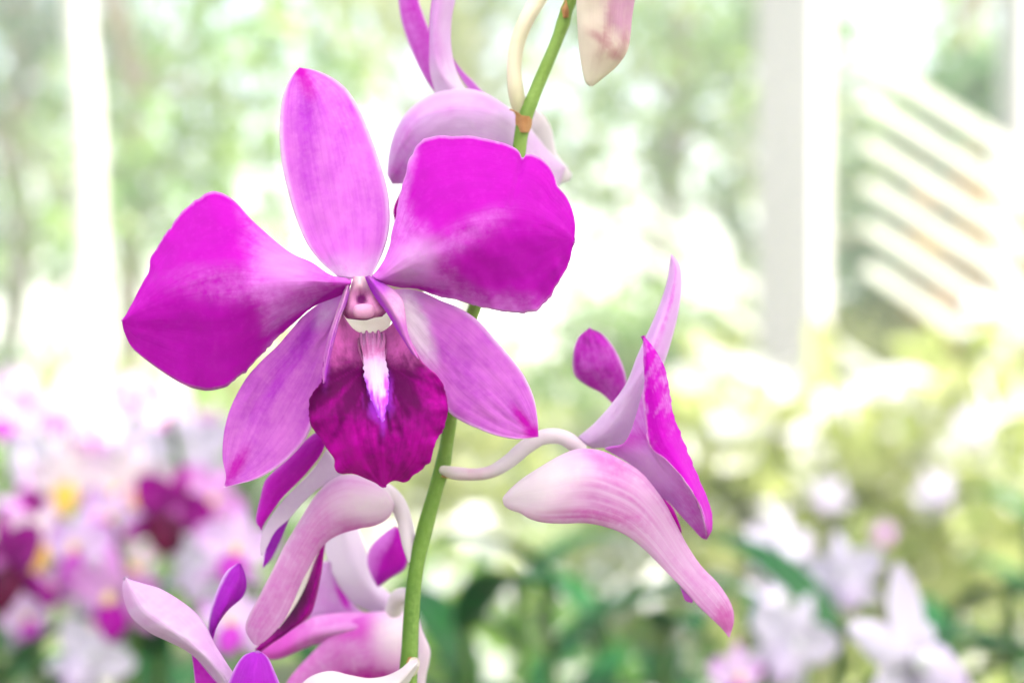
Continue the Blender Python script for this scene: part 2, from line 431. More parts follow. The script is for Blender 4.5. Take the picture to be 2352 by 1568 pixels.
pl = P(205, 600, 3.2)
wt = empty("slim_tree", (pl[0], pl[1], 0), "slim whitewashed tree trunk on the left, slightly bent, bright in the sun", "tree")
path = [P(208, 1700, 3.2), P(205, 1100, 3.2), P(206, 760, 3.2), P(205, 500, 3.2), P(198, 250, 3.2), P(180, 60, 3.2), P(172, -150, 3.2), P(150, -700, 3.25), P(120, -1400, 3.3)]
W3 = catmull(np.array(path)[:, [2, 0, 1]], 60)[:, [1, 2, 0]]
tube3("trunk", W3, np.linspace(.034, .025, 61), M_trunkw, wt)
def leafcloud(cs, rs, n, size, seed, flat=.5, up=.3, zmin=None):
    """n folded leaves (two triangles pairs) spread through ellipsoids; cs centres, rs radii"""
    r = np.random.RandomState(seed)
    k = r.randint(0, len(cs), n); cs = np.asarray(cs, float); rs = np.asarray(rs, float)
    d = r.normal(size=(n, 3)); d /= np.linalg.norm(d, axis=1, keepdims=True)
    p = cs[k] + d * (r.rand(n, 1) ** .45) * rs[k]
    ax = r.normal(size=(n, 3)); ax[:, 2] -= up; ax /= np.linalg.norm(ax, axis=1, keepdims=True)
    sd_ = np.cross(ax, r.normal(size=(n, 3))); sd_ /= np.linalg.norm(sd_, axis=1, keepdims=True)
    nn = np.cross(ax, sd_)
    L = size * (.6 + .8 * r.rand(n, 1)); Wd = L * .26
    V = np.stack([p, p + ax * L * .35 + sd_ * Wd + nn * Wd * .35, p + ax * L * .75 + sd_ * Wd * .75 + nn * Wd * .3, p + ax * L, p + ax * L * .75 - sd_ * Wd * .75 + nn * Wd * .3, p + ax * L * .35 - sd_ * Wd + nn * Wd * .35], 1).reshape(-1, 3)
    if zmin is not None: V[:, 2] = np.maximum(V[:, 2], zmin)
    F = []
    for i in range(n):
        b = i * 6; F += [(b, b + 1, b + 2, b + 3), (b, b + 3, b + 4, b + 5)]
    return V, F

def crown_of(parent, cs, rs, nleaf, size, seed, mat, name="crown"):
    V, F = leafcloud(cs, rs, nleaf, size, seed)
    return mesh_obj(name, V, F, mat, parent, smooth=False)
crown_of(wt, [P(120, -1500, 3.3), P(300, -1700, 3.6), P(-200, -1600, 3.4)], [(.7, .7, .4)] * 3, 900, .12, 3, M_leafm)

def tree(x, y, h, r, mat, seed, label, nleaf=2600, size=.16, th=.09, low=.3, bark=None):
    t = empty("tree", (x, y, 0), label, "tree", "trees at the back of the garden")
    q = random.Random(seed)
    path = np.array([(x + q.uniform(-.1, .1) * i * .4, y + q.uniform(-.1, .1) * i * .4, h * .95 * i / 6) for i in range(7)])
    tube3("trunk", path, np.linspace(th, th * .35, 7), bark or M_bark, t, nr=10)
    cs, rs = [], []
    for i in range(11):
        a = q.uniform(0, 6.28); rr = r * q.uniform(.15, .8); zz = h * (low + (1 - low) * q.random())
        c = (x + rr * math.cos(a), y + rr * math.sin(a), zz); cs.append(c)
        s = r * q.uniform(.3, .5); rs.append((s, s, s * .75))
        if i < 6:
            b = path[min(6, 2 + i // 2)]
            tube3("limb", np.array([b, (np.array(b) + np.array(c)) / 2 + np.array([0, 0, .1]), c]), np.array([th * .4, th * .25, th * .1]), bark or M_bark, t, nr=7)
    V, F = leafcloud(cs, rs, nleaf, size, seed)
    mesh_obj("crown", V, F, mat, t, smooth=False)
    return t
tree(-2.0, 7.4, 4.6, 1.9, M_leafm, 1, "leafy mid green tree directly behind the top of the left petal", 1700)
tree(-2.95, 8.4, 4.4, 1.7, M_leafd, 2, "dark blue-green tree at the far left edge behind the whitewashed trunk", 1700)
tree(-.3, 9.6, 5.0, 2.1, M_leafy, 3, "pale yellow-green tree behind the upright sepal of the big bloom", 1500)
tree(.95, 8.6, 4.6, 1.7, M_leafm, 4, "airy green tree between the hanging bud and the square post", 1500)
tree(2.75, 8.8, 4.8, 1.9, M_leafd, 5, "blue-green tree rising behind the trellis battens", 1500)
tree(1.9, 11.5, 5.6, 2.2, M_leafy, 6, "tall light green tree far behind the square post", 1400)
tree(-4.3, 13.5, 5.8, 2.6, M_leafm, 7, "tall broad tree farthest back on the left", 1500)
tree(4.1, 11.0, 5.2, 2.3, M_leafm, 8, "green tree farthest right, behind the pale post", 1500)

def shrub(x, y, h, r, mat, seed, label, nleaf=1100, size=.09, name="shrub", glints=0, group="shrubs in the sunny bed"):
    s = empty(name, (x, y, 0), label, "shrub", group)
    q = random.Random(seed); cs, rs = [], []
    for i in range(7):
        a = q.uniform(0, 6.28); rr = r * q.uniform(0, .65)
        cs.append((x + rr * math.cos(a), y + rr * math.sin(a), h * q.uniform(.3, .85))); rs.append((r * .45, r * .45, h * .22))
    for i in range(4):
        c = cs[i]
        tube3("stem", np.array([(x + (c[0] - x) * .1, y + (c[1] - y) * .1, 0), (x + (c[0] - x) * .6, y + (c[1] - y) * .5, c[2] * .6), c]), np.array([.012, .009, .004]), M_bark, s, nr=6)
    V, F = leafcloud(cs, rs, nleaf, size, seed); mesh_obj("foliage", V, F, mat, s, smooth=False)
    if glints:
        V, F = leafcloud([(c[0], c[1] - .04, c[2] + .05) for c in cs], rs, glints, size * .8, seed + 50); o = mesh_obj("glint_spots", V, F, M_glint, s, smooth=False); o['kind'] = 'stuff'  # white leaf shapes added as bright blur spots for glints and sky gaps
    return s
shrub(.45, 2.9, .78, .55, M_leafy, 21, "yellow-green shrub behind the profile bloom on the right", glints=420)
shrub(.95, 2.7, .80, .55, M_leafy, 22, "yellow-green shrub with added white glint spots right of the square post", glints=420)
shrub(.42, 2.1, .92, .40, M_leafy, 23, "lime shrub with added white glint spots in front of the square post", glints=260, nleaf=1300, size=.07)
shrub(.15, 2.1, .56, .40, M_leafm, 24, "low green shrub seen past the flower stem", glints=260, nleaf=900, size=.07)
shrub(-.95, 3.4, .80, .6, M_leafm, 25, "green shrub below the left petal behind the purple blooms", glints=220)
shrub(-.3, 3.8, .86, .6, M_leafy, 26, "light shrub hidden mostly behind the big maroon lip", glints=160)
shrub(1.6, 4.6, 1.4, .5, M_croton, 27, "orange and bronze leaved shrub behind the lower trellis battens", nleaf=420, size=.12)
shrub(1.55, 5.1, 1.9, .7, M_leafd, 28, "green shrub pressed against the back of the trellis", nleaf=2200, size=.12)
shrub(2.0, 5.7, 2.0, .7, M_leafm, 33, "tall green shrub behind the right end of the trellis", nleaf=1800, size=.12)
shrub(1.1, 4.9, 1.0, .5, M_leafy, 32, "low lime shrub just left of the trellis battens, behind the square post", nleaf=700, size=.11)
shrub(-1.95, 4.2, 1.2, .6, M_leafd, 29, "dark shrub at the foot of the whitewashed trunk", nleaf=700, size=.1, glints=60)
shrub(.75, 5.4, 1.1, .7, M_leafm, 30, "shrub left of the square post, in front of the back trees", nleaf=800, size=.1, glints=120)
shrub(.60, 1.8, .70, .38, M_leafy, 31, "lime shrub at the lower right behind the white blooms", nleaf=900, size=.07, glints=60)

for k, (hx, hy, hh, hm_, lb) in enumerate([(-1.7, 7.0, 1.05, M_leafy, "low hedge clump at the foot of the leafy tree on the left"), (-.2, 7.3, 1.0, M_leafm, "low hedge clump behind the big bloom"),
        (.75, 7.6, 1.1, M_leafy, "low hedge clump behind the profile bloom"), (2.2, 7.8, 1.15, M_leafm, "low hedge clump behind the trellis foot"), (-3.0, 7.2, 1.0, M_leafm, "low hedge clump at the far left edge")]):
    shrub(hx, hy, hh, 1.0, hm_, 60 + k, lb, nleaf=1300, size=.11, glints=180, group="hedge clumps across the lawn")
# trellis of slanting white battens
tr = empty("trellis", (1.75, 4.0, 0), "trellis screen of slanting white battens right of the square post", "trellis")
for i in range(8):
    L = 1.0
    c = P(2330, 350 + i * 98, 4.0) if i < 6 else P(1770, 690 + (i - 6) * 90, 4.0)
    box("batten", c, (L, .02, .036 if i < 6 else .026), M_batten, tr, ry=math.radians(32 + i * .4))
for xx, hh in ((1.40, 1.45), (1.85, 1.3)):
    box("upright", (xx, 4.05, hh / 2), (.05, .05, hh), M_white, tr)

# ---- cane orchids with strap leaves in the near bed
def blade(name, p0, azim, length, width, droop, mat, parent, lift=.9, nseg=9):
    V, F = [], []
    d = Vector((math.cos(azim), math.sin(azim), 0)); s = Vector((-math.sin(azim), math.cos(azim), 0))
    p = Vector(p0); ang = lift
    for i in range(nseg + 1):
        t = i / nseg; w = width * math.sin(math.pi * min(1, (t * .88 + .12))) ** .7 * (1 if t < 1 else .05)
        up = Vector((0, 0, 1)) * math.cos(ang) - d * math.sin(ang)
        for k in (-1, -.5, 0, .5, 1):
            V.append(p + s * (w / 2 * k) + up * (abs(k) * w * .14))
        for k in (1, .5, 0, -.5, -1):
            V.append(p + s * (w / 2 * k) + up * (abs(k) * w * .14 - .0012))
        p = p + (d * math.cos(ang) + Vector((0, 0, 1)) * math.sin(ang)) * (length / nseg)
        ang -= droop / nseg
    for i in range(nseg):
        for k in range(10):
            a = i * 10 + k; b = i * 10 + (k + 1) % 10
            F.append((a, b, b + 10, a + 10))
    F.append(tuple(range(9, -1, -1))); F.append(tuple(range(nseg * 10, nseg * 10 + 10)))
    return mesh_obj(name, V, F, mat, parent)

def cane_plant(x, y, h, seed, label, nleaf=9, size=1.0, lean=0.0, mat=None):
    pl_ = empty("orchid_plant", (x, y, 0), label, "orchid plant", "leafy orchid plants in the near bed")
    q = random.Random(seed)
    path = np.array([(x + lean * t * t + .01 * math.sin(5 * t + seed), y + .01 * math.cos(4 * t), h * t) for t in np.linspace(0, 1, 14)])
    tube3("cane", path, np.linspace(.005, .003, 14), M_cane, pl_, nr=8)
    a = q.uniform(0, 6.28); size *= .8; nleaf += 4
    for i in range(nleaf):
        t = 1 - i * .042 - .01; p0 = path[min(13, int(t * 13))]
        p0 = p0 * 1.0; p0[2] = h * t
        a += math.pi + q.uniform(-.5, .5)
        blade("leaf", tuple(p0), a, q.uniform(.10, .15) * size, q.uniform(.026, .038) * size, q.uniform(.7, 1.7), mat or M_strap, pl_, lift=q.uniform(.5, 1.2))
    return pl_
def atx(x, y, d):
    p = P(x, y, d); return p[0], p[1], p[2]
specs = [(1030, 1400, .72, 41, "orchid plant with dark strap leaves just right of the stem foot"),
         (1180, 1330, .86, 42, "dark green orchid plant below the chin of the profile bloom"),
         (1290, 1330, .78, 43, "orchid plant with the broadest upright dark leaves, bottom centre"),
         (1420, 1360, .90, 44, "orchid plant left of the long pink beak tip"),
         (1540, 1400, .74, 45, "dark orchid plant directly under the tip of the long pink beak"),
         (1900, 1430, .70, 46, "orchid plant between the two white blooms at the lower right"),
         (2150, 1380, .92, 47, "orchid plant behind the leaning white bloom at the lower right"),
         (2290, 1330, .78, 48, "orchid plant in the bottom right corner"),
         (20, 1370, .66, 49, "dark orchid plant in the bottom left corner"),
         (140, 1380, .78, 50, "orchid plant under the violet blooms on the left"),
         (400, 1460, .70, 51, "orchid plant behind the pale curled sepal at the bottom left"),
         (720, 1480, .74, 52, "orchid plant seen in the gap under the drooping bloom"),
         (1700, 1440, .98, 53, "small orchid plant left of the white blooms on the right"),
         (2340, 1180, 1.15, 54, "brighter green orchid plant rising at the right edge"),
         (290, 1320, .95, 55, "orchid plant behind the lilac blooms on the left")]
for (x, y, d, s, lb) in specs:
    c = atx(x, y, d); cane_plant(c[0], c[1], c[2], s, lb)

# ---- blooms in the beds, out of focus
def lpetal(name, L, Wd, ang, back, cup, mat, parent, pigf, nu=8, nv=12, z0=0.0, off=0.0):
    G = np.zeros((nv + 1, nu + 1, 3)); col = []; uvs = []
    for i in range(nv + 1):
        t = i / nv; w = Wd / 2 * (math.sin(math.pi * min(1, t * .9 + .08)) ** .75)
        if i == nv: w = Wd * .02
        for j in range(nu + 1):
            k = 2 * j / nu - 1
            lx, lz = k * w, t * L + off
            ly = back * t * t * L - cup * (1 - k * k) * w + z0
            G[i, j] = (lx * math.cos(ang) + lz * math.sin(ang), ly, -lx * math.sin(ang) + lz * math.cos(ang))
            col.append(pigf(j / nu, t)); uvs.append((j / nu, t))
    V, F = grid_solid(G, .0008)
    o = mesh_obj(name, V, F, mat, None, pig=np.vstack([col, col]), uv=np.vstack([uvs, uvs])); o.parent = parent
    return o
Mv = {
 'lilac': petal_mat("bed_lilac", (0.50, 0.32, 0.62), (0.42, 0.02, 0.44), (0.70, 0.50, 0.08), mot_scale=300),
 'rose': petal_mat("bed_rose", (0.62, 0.28, 0.68), (0.36, 0.0, 0.34), (0.70, 0.50, 0.10), mot_scale=300),
 'white': petal_mat("bed_white", (0.50, 0.46, 0.60), (0.42, 0.22, 0.55), (0.50, 0.40, 0.58), white=(.58, .58, .62), mot_scale=300),
 'yellow': petal_mat("bed_cream", (0.54, 0.40, 0.62), (0.72, 0.46, 0.04), (0.74, 0.50, 0.06), white=(.8, .76, .7), mot_scale=300),
 'maroon': petal_mat("bed_maroon", (0.34, 0.0, 0.30), (0.05, 0.0, 0.025), (0.30, 0.0, 0.06), white=(.66, .4, .66), mot_scale=300),
}
def proto(kind):
    root = bpy.data.objects.new("bed_orchid", None); C.objects.link(root); root['category'] = "orchid flower"
    m = Mv[kind]; D2R = math.radians
    body = {'lilac': lambda u, t: (.12 + .5 * (t > .9), 0, .55 * (1 - t)), 'rose': lambda u, t: (.25, 0, .25 * (1 - t)),
            'white': lambda u, t: (.05, 0, .3), 'yellow': lambda u, t: (.0, .0, .75 * (1 - t)), 'maroon': lambda u, t: (.1 + .7 * (1 - t), 0, 0)}[kind]
    lipf = {'lilac': lambda u, t: (.95, 0, 0), 'rose': lambda u, t: (1, 0, 0), 'white': lambda u, t: (.75 * t, 0, .2),
            'yellow': lambda u, t: (.9, .3, 0), 'maroon': lambda u, t: (1, .25 * t, 0)}[kind]
    lpetal("dorsal_sepal", .034, .015, 0, .15, .3, m, root, body)
    for s in (-1, 1):
        lpetal("petal", .034, .026, s * D2R(66), .08, -.2, m, root, body, z0=-.001)
        lpetal("lateral_sepal", .034, .014, s * D2R(140), .15, .3, m, root, body, z0=.001)
    lp = lpetal("lip", .026, .022 if kind != 'maroon' else .034, D2R(180), -.25, .5, m, root, lipf, z0=-.004)
    V, F = [], []
    for i in range(7):
        th = math.pi * i / 6
        for j in range(10):
            a = 2 * math.pi * j / 10
            V.append((.0035 * math.sin(th) * math.cos(a), -.006 - .004 * math.cos(th), .002 + .0045 * math.sin(th) * math.sin(a)))
    for i in range(6):
        for j in range(10): F.append((i * 10 + j, i * 10 + (j + 1) % 10, (i + 1) * 10 + (j + 1) % 10, (i + 1) * 10 + j))
    cc = mesh_obj("column", V, F, m, None, pig=np.array([(0, 1 if kind in ('lilac', 'rose') else 0, .9 if kind == 'white' else .2)] * len(V), float), uv=np.zeros((len(V), 2))); cc.parent = root
    return root
protos = {k: [proto(k), False] for k in Mv}
def bloom(kind, x, y, d, size, yaw, pitch, roll, label, group):
    pr_ = protos[kind]; src = pr_[0]
    if not pr_[1]: r = src; pr_[1] = True; first = True
    else:
        r = src.copy(); C.objects.link(r)
        for ch in src.children:
            c = ch.copy(); C.objects.link(c); c.parent = r
    r.location = tuple(P(x, y, d)); s = size / .068; r.scale = (s, s, s)
    r.rotation_euler = (math.radians(pitch), math.radians(roll), math.radians(yaw))
    r['label'] = label; r['group'] = group
    return r
GL, GR = "blurred orchids massed on the left", "blurred pale orchids on the right"
blooms = [
 ('maroon', 388, 1180, .62, .046, 48, 5, 25, "darkest bloom of the left mass, nearly black maroon lip", GL),
 ('yellow', 150, 1105, .76, .066, -10, 0, -10, "pale lilac bloom with a yellow heart, left of its twin above the violet one", GL),
 ('yellow', 290, 1112, .72, .066, 12, 5, 12, "pale bloom with a yellow heart right beside the darkest maroon bloom", GL),
 ('yellow', 92, 1243, .66, .052, 35, 0, 20, "bloom with the strongest golden yellow heart, low at the left", GL),
 ('lilac', 180, 1265, .64, .060, -25, -10, 0, "lilac bloom with a violet lip right of the golden-hearted one", GL),
 ('maroon', 18, 1300, .60, .050, -30, 0, -20, "dark maroon bloom cut by the left edge", GL),
 ('lilac', 372, 965, .92, .058, 25, 0, 30, "lilac bloom with a red-magenta lip just below the left petal", GL),
 ('white', 440, 1035, .78, .070, 0, 10, -8, "whitish lilac bloom between the left petal and the left lower sepal", GL),
 ('lilac', 540, 1265, .56, .050, 15, 0, 10, "small lilac bloom seen left of the drooping bloom's dark sliver", GL),
 ('rose', 262, 1370, .58, .062, -15, 20, 5, "rosy pink bloom above the tip of the pale curled sepal", GL),
 ('white', 205, 1510, .62, .055, 5, -5, 35, "starry white and lilac bloom at the bottom left among dark leaves", GL),
 ('lilac', 8, 955, .9, .055, 0, 0, 0, "violet-lipped bloom halfway down the left edge", GL),
 ('lilac', 80, 1170, .82, .060, 20, 0, 60, "lilac bloom between the two yellow-hearted ones at the far left", GL),
 ('lilac', 535, 1430, .52, .042, -10, -10, 0, "small lilac bloom behind the dark purple upright petal", GL),
 ('white', 235, 985, 1.1, .07, 20, 0, -20, "pale bloom in the upper part of the left mass, no dark lip showing", GL),
 ('white', 60, 1040, 1.05, .07, -20, 0, 10, "whitish bloom near the left edge above the yellow-hearted pair", GL),
 ('rose', 480, 1150, .70, .055, 30, 0, 40, "pink bloom right of the darkest maroon bloom", GL),
 ('white', 470, 1300, .62, .055, 10, 10, 20, "cream-white bloom above the dark purple upright petal", GL),
 ('lilac', 130, 950, 1.3, .07, 10, 0, 0, "faint lilac bloom, highest of the left mass", GL),
 ('white', 1790, 1262, .86, .060, 15, 0, 10, "white bloom with a faint lilac heart, upper one of the right cluster", GR),
 ('white', 1940, 1325, .80, .062, -15, 0, -12, "largest white bloom right of centre in the right cluster", GR),
 ('white', 1815, 1480, .66, .062, 10, 5, 25, "white bloom with the pinkest heart, near the bottom edge on the right", GR),
 ('white', 1765, 1380, .86, .055, 40, 0, 80, "small white bloom between the faint-hearted and the pink-hearted ones", GR),
 ('lilac', 1690, 1560, .60, .040, 30, 0, 10, "violet tinted bloom cut by the bottom edge right of the long beak", GR),
 ('white', 2085, 1520, .50, .085, 58, -12, -60, "leaning white bloom with long petals at the lower right", GR),
 ('lilac', 2030, 1225, 1.3, .030, 0, 0, 0, "small mauve bloom above the largest white one", GR),
 ('white', 1905, 1140, 1.5, .06, 0, 0, 40, "tiny pale bloom high behind the right cluster", GR),
 ('white', 2240, 980, 1.7, .08, 20, 0, 0, "pale bluish bloom far right at mid height", GR),
 ('white', 2300, 860, 1.9, .08, -10, 0, 30, "pale bloom at the right edge, highest on that side", GR),
 ('white', 2150, 1130, 1.5, .07, 10, 0, -30, "white bloom under the pale bluish one on the far right", GR),
]
blooms += [
 ('lilac', 250, 1190, .70, .050, 20, 0, 35, "lilac bloom between the yellow heart and the darkest maroon bloom", GL),
 ('white', 330, 1030, .85, .050, -15, 0, 20, "small whitish bloom above the darkest maroon one", GL),
 ('yellow', 300, 1290, .66, .040, 15, 0, 0, "small yellow-hearted bloom under the darkest maroon one", GL),
 ('rose', 130, 1340, .70, .045, 0, 15, 30, "pink bloom over the dark leaves at the far left", GL),
 ('lilac', 215, 1440, .68, .045, 10, 0, -25, "lilac bloom left of the pale curled sepal", GL),
 ('maroon', 100, 1165, .80, .034, 0, 0, 10, "smallest maroon bloom, between the yellow hearts at the left", GL),
 ('rose', 410, 930, 1.0, .032, 0, 0, 0, "tiny red-magenta bloom nearest the lower edge of the left petal", GL),
 ('maroon', 440, 1240, .74, .036, -20, 0, 30, "small maroon bloom right of and below the darkest one", GL),
 ('lilac', 60, 1420, .70, .045, 30, 0, -15, "lilac bloom among the dark leaves in the bottom left corner", GL),
 ('rose', 480, 985, .95, .045, -30, 0, 15, "pinkish bloom just left of the left lower sepal", GL),
 ('lilac', 300, 905, 1.25, .06, 10, 0, 20, "faint lilac bloom close under the left petal", GL),
 ('lilac', 40, 890, 1.4, .06, 20, 0, -20, "faint lilac bloom at the left edge above the violet-lipped one", GL),
 ('rose', 205, 1040, 1.0, .05, -20, 0, 5, "soft pink bloom above and between the two yellow hearts", GL),
]
for b in blooms:
    b = list(b)
    if b[-1] is GL and b[0] != 'maroon': b[4] *= .74
    if b[-1] is GR: b[4] *= .82
    bloom(*b)
for k, (r_, used) in protos.items():
    if not used:
        for ch in list(r_.children): bpy.data.objects.remove(ch)
        bpy.data.objects.remove(r_)
# flower stems that carry them
def fstem(x0, y0, x1, y1, d, label):
    s = empty("bed_flower_stem", (P(x0, y0, d)[0], d, 0), label, "stem", "thin stems of the blurred orchids")
    a = P(x0, y0, d + .02); b = P(x1, y1, d + .03)
    pts = np.array([(b[0] * 1.05, d + .03, 0.0), b, (a + b) / 2 + np.array([.006, 0, 0]), a])
    W3 = catmull(pts[:, [2, 0, 1]], 40)[:, [1, 2, 0]]
    tube3("stalk", W3, np.linspace(.0035, .002, 41), M_cane, s, nr=8)
    box("sheath", (b[0], d + .03, b[2]), (.006, .006, .02), M_cane, s)
for args in ((388, 960, 470, 1600, .66, "thin stem behind the darkest maroon bloom"), (150, 960, 210, 1600, .80, "thin stem behind the yellow-hearted pair"),
             (60, 1200, 20, 1700, .70, "thin stem at the left edge"), (262, 1200, 300, 1700, .63, "thin stem behind the rosy pink bloom"),
             (540, 1180, 560, 1700, .60, "thin stem left of the drooping bloom"),
             (1790, 1150, 1850, 1700, .90, "thin stem behind the white blooms on the right"), (1940, 1220, 1990, 1700, .84, "thin stem behind the largest white bloom"),
             (2090, 1400, 2200, 1800, .56, "thin stem under the leaning white bloom")):
    fstem(*args)

# ---- scattering volume added to wash the far trees out pale
hm, ht, ho = newmat("added_haze_volume")
pv = ht.nodes.new("ShaderNodeVolumePrincipled"); pv.inputs['Color'].default_value = (.93, .97, .92, 1); pv.inputs['Density'].default_value = 0.019
ht.links.new(pv.outputs[0], ho.inputs['Volume'])
hz = box("added_haze", (0, 0, 3.0), (640, 640, 8.4), hm); tag(hz, kind="stuff")
# ---- end of the setting


# ================================================================== the big open bloom
mainf = empty("orchid_flower", tuple(P(830, 690, FOC + 0.004)), "large fully open magenta orchid bloom facing the viewer with maroon lip", "orchid flower", "orchid blooms on the near spray")

def edge_white(u, v, w=0.04, amt=0.8):
    return amt * (1 - sm(0, w, np.minimum(u, 1 - u)))

# dorsal sepal
def pg(u, v, x, y):
    deep = 0.15 + 0.5 * blob(x, y, 705, 340, 22, 110, -3) + 0.25 * blob(x, y, 800, 300, 30, 130, 15) * fnoise(x / 30, y / 60) + 0.15 * sm(.5, 1, v)
    deep = deep + 0.35 * (fnoise(x / 22, y / 70) - 0.45)
    tip = .85 * blob(x, y, 703, 190, 17, 34, -22, 0.8) + .6 * blob(x, y, 688, 160, 14, 14, 0, 0.6)
    wh = edge_white(u, v, 0.07, 0.55) + 0.45 * sm(0.16, 0.0, v)
    return deep, tip, wh * (1 - tip)
loft("dorsal_sepal", [
    [(775, 636, 0), (735, 600, 1), (705, 560, 2), (683, 510, 3), (664, 450, 4), (648, 380, 5), (642, 310, 6), (645, 250, 7), (655, 205, 8), (670, 175, 8.5), (688, 155, 9)],
    [(812, 640, -1), (800, 590, -.5), (790, 530, 1), (780, 460, 2), (768, 390, 3), (752, 310, 4.2), (735, 250, 5.6), (715, 195, 7), (688, 155, 9)],
    [(852, 638, 0), (876, 590, 1), (892, 540, 2), (896, 490, 3), (889, 430, 4), (872, 370, 5), (851, 310, 6), (830, 260, 7), (800, 210, 8), (765, 180, 8.4), (725, 162, 8.8), (688, 155, 9)]],
    M_sepal, mainf, base=3.0, thick=0.0007, nu=36, nv=80, pig=pg, ripple=0.5, rseed=1.2)

# left petal
def pg(u, v, x, y):
    n = (fnoise(x / 26, y / 26) - 0.5) * 26
    # deep outer zone; a pale ray reaches in along the middle
    edge = 585 + 0.18 * (y - 600) + n
    deep = 1 - sm(edge - 34, edge + 52, x)
    ray = blob(x, y, 600, 655, 150, 34, 3, 1.0) * 0.5
    fold = blob(x, y, 700, 722, 95, 10, -33, 0.7)
    dk = blob(x, y, 760, 672, 60, 16, -12, 0.9) * 0.5
    base = 0.28 + 0.35 * (fnoise(x / 50, y / 16) - 0.4)
    r = np.maximum(deep * (1 - ray), base) + 0.9 * fold + dk
    return r, 0 * u, edge_white(u, v, 0.018, 0.3) + 0.15 * blob(x, y, 655, 610, 60, 40, 30)
loft("petal", [
    [(808, 640, 0), (760, 631, .5), (718, 603, 1), (668, 580, 2), (620, 542, 3), (575, 500, 4), (542, 464, 5), (512, 444, 5), (484, 440, 5), (455, 455, 5), (425, 482, 4.5), (395, 515, 4), (365, 560, 3.5), (345, 590, 3), (341, 622, 2.4), (322, 658, 2), (302, 698, 1.4), (280, 738, 1)],
    [(806, 652, -1), (700, 645, -2.5), (600, 650, -3), (500, 655, -3), (420, 672, -2), (340, 705, -.5), (280, 738, 1)],
    [(800, 668, 1), (776, 682, 2), (738, 696, 3), (700, 720, 3.4), (662, 754, 3.5), (628, 784, 3.5), (600, 818, 3.5), (560, 856, 3), (522, 884, 3), (482, 896, 3), (440, 890, 3), (395, 868, 3), (340, 830, 3), (303, 798, 2.5), (286, 765, 2), (280, 738, 1)]],
    M_petal, mainf, base=0.0, thick=0.0007, nu=52, nv=90, pig=pg, ripple=0.8, rseed=3.3, edge_wave=0.35)

# right petal
def pg(u, v, x, y):
    n = (fnoise(x / 26 + 5, y / 26) - 0.5) * 34
    t = (x - 1000) * 0.72 + (560 - y) * 0.55 + n       # grows towards the outer upper side
    low = sm(640, 712, y - 0.12 * (x - 1040) + n * 0.8)   # pale rim along the lower edge
    deep = sm(-70, 25, t) * (1 - 0.85 * low)
    left_rim = 1 - sm(0, 30, x - (945 - (y - 330) * 0.24) + n * .3)
    deep = deep * (1 - left_rim * 0.9)
    ray = blob(x, y, 1050, 550, 100, 26, -30, 1.0) * 0.45
    base = 0.22 + 0.5 * (fnoise(x / 40, y / 22) - 0.4)
    fold = blob(x, y, 940, 660, 75, 8, 8, 0.7)
    r = np.maximum(deep * (1 - ray), base) + fold + 0.5 * sm(1255, 1300, x) * (y > 600)
    return r, 0 * u, edge_white(u, v, 0.02, 0.35) + 0.25 * blob(x, y, 950, 600, 60, 40, -40)
loft("petal", [
    [(852, 636, 0), (872, 612, .3), (890, 575, .8), (904, 520, 1.5), (917, 450, 2.4), (930, 400, 3), (945, 355, 3.5), (966, 326, 3.8), (1002, 313, 4), (1050, 312, 4), (1100, 316, 4), (1150, 326, 4), (1180, 338, 4), (1195, 351, 4), (1201, 366, 4.2), (1209, 354, 4), (1235, 359, 4), (1258, 378, 4), (1272, 400, 3.6), (1279, 424, 3.2), (1300, 450, 3), (1315, 482, 2.5), (1321, 515, 2), (1319, 552, 1.4)],
    [(868, 643, -1), (940, 600, -3.2), (1010, 560, -4), (1080, 530, -3.6), (1150, 515, -2.6), (1220, 515, -1.4), (1280, 530, 0), (1319, 552, 1.4)],
    [(880, 652, .5), (920, 661, 2), (958, 664, 3), (1000, 679, 3), (1050, 690, 3), (1090, 701, 3), (1130, 711, 3), (1180, 719, 3), (1226, 717, 3), (1252, 698, 3), (1272, 665, 2.6), (1292, 636, 2.2), (1308, 600, 1.8), (1319, 552, 1.4)]],
    M_petal, mainf, base=0.0, thick=0.0007, nu=52, nv=96, pig=pg, ripple=0.8, rseed=5.1, edge_wave=0.4)

# lateral sepals
def pg(u, v, x, y):
    st = blob(x, y, 660, 840, 18, 120, 33, 0.8) * 0.55
    tip = .85 * blob(x, y, 542, 1072, 13, 40, 30, 0.9)
    r = 0.22 + st + 0.45 * (fnoise(x / 18 + y / 60, y / 50) - 0.4) + 0.3 * blob(x, y, 735, 735, 22, 60, 30)
    return r, tip, edge_white(u, v, 0.05, 0.55) * sm(0.2, 0.5, v) * (u > .5) + 0.3 * blob(x, y, 748, 720, 20, 40, 30) + sm(.985, 1, v)
loft("lateral_sepal", [
    [(790, 672, 0.0), (745, 690, 1.0), (700, 722, 0.76), (668, 758, 0.52), (636, 795, 0.4), (604, 825, 0.28), (566, 868, 0.16), (532, 930, 0.04), (515, 990, -0.08), (511, 1050, -0.08), (519, 1092, -0.08), (514, 1119, -0.08)],
    [(792, 690, -1.0), (740, 760, 0.88), (690, 830, 0.64), (640, 900, 0.46), (600, 970, 0.28), (560, 1050, 0.1), (514, 1119, -0.08)],
    [(800, 700, 0.0), (776, 740, 1.0), (762, 800, 0.76), (750, 870, 0.52), (738, 930, 0.34), (718, 975, 0.16), (700, 1012, 0.09), (672, 1044, 0.04), (636, 1074, -0.01), (590, 1099, -0.06), (550, 1110, -0.08), (514, 1119, -0.08)]],
    M_sepal, mainf, base=4.0, thick=0.0007, nu=36, nv=80, pig=pg, ripple=0.6, rseed=8.2)

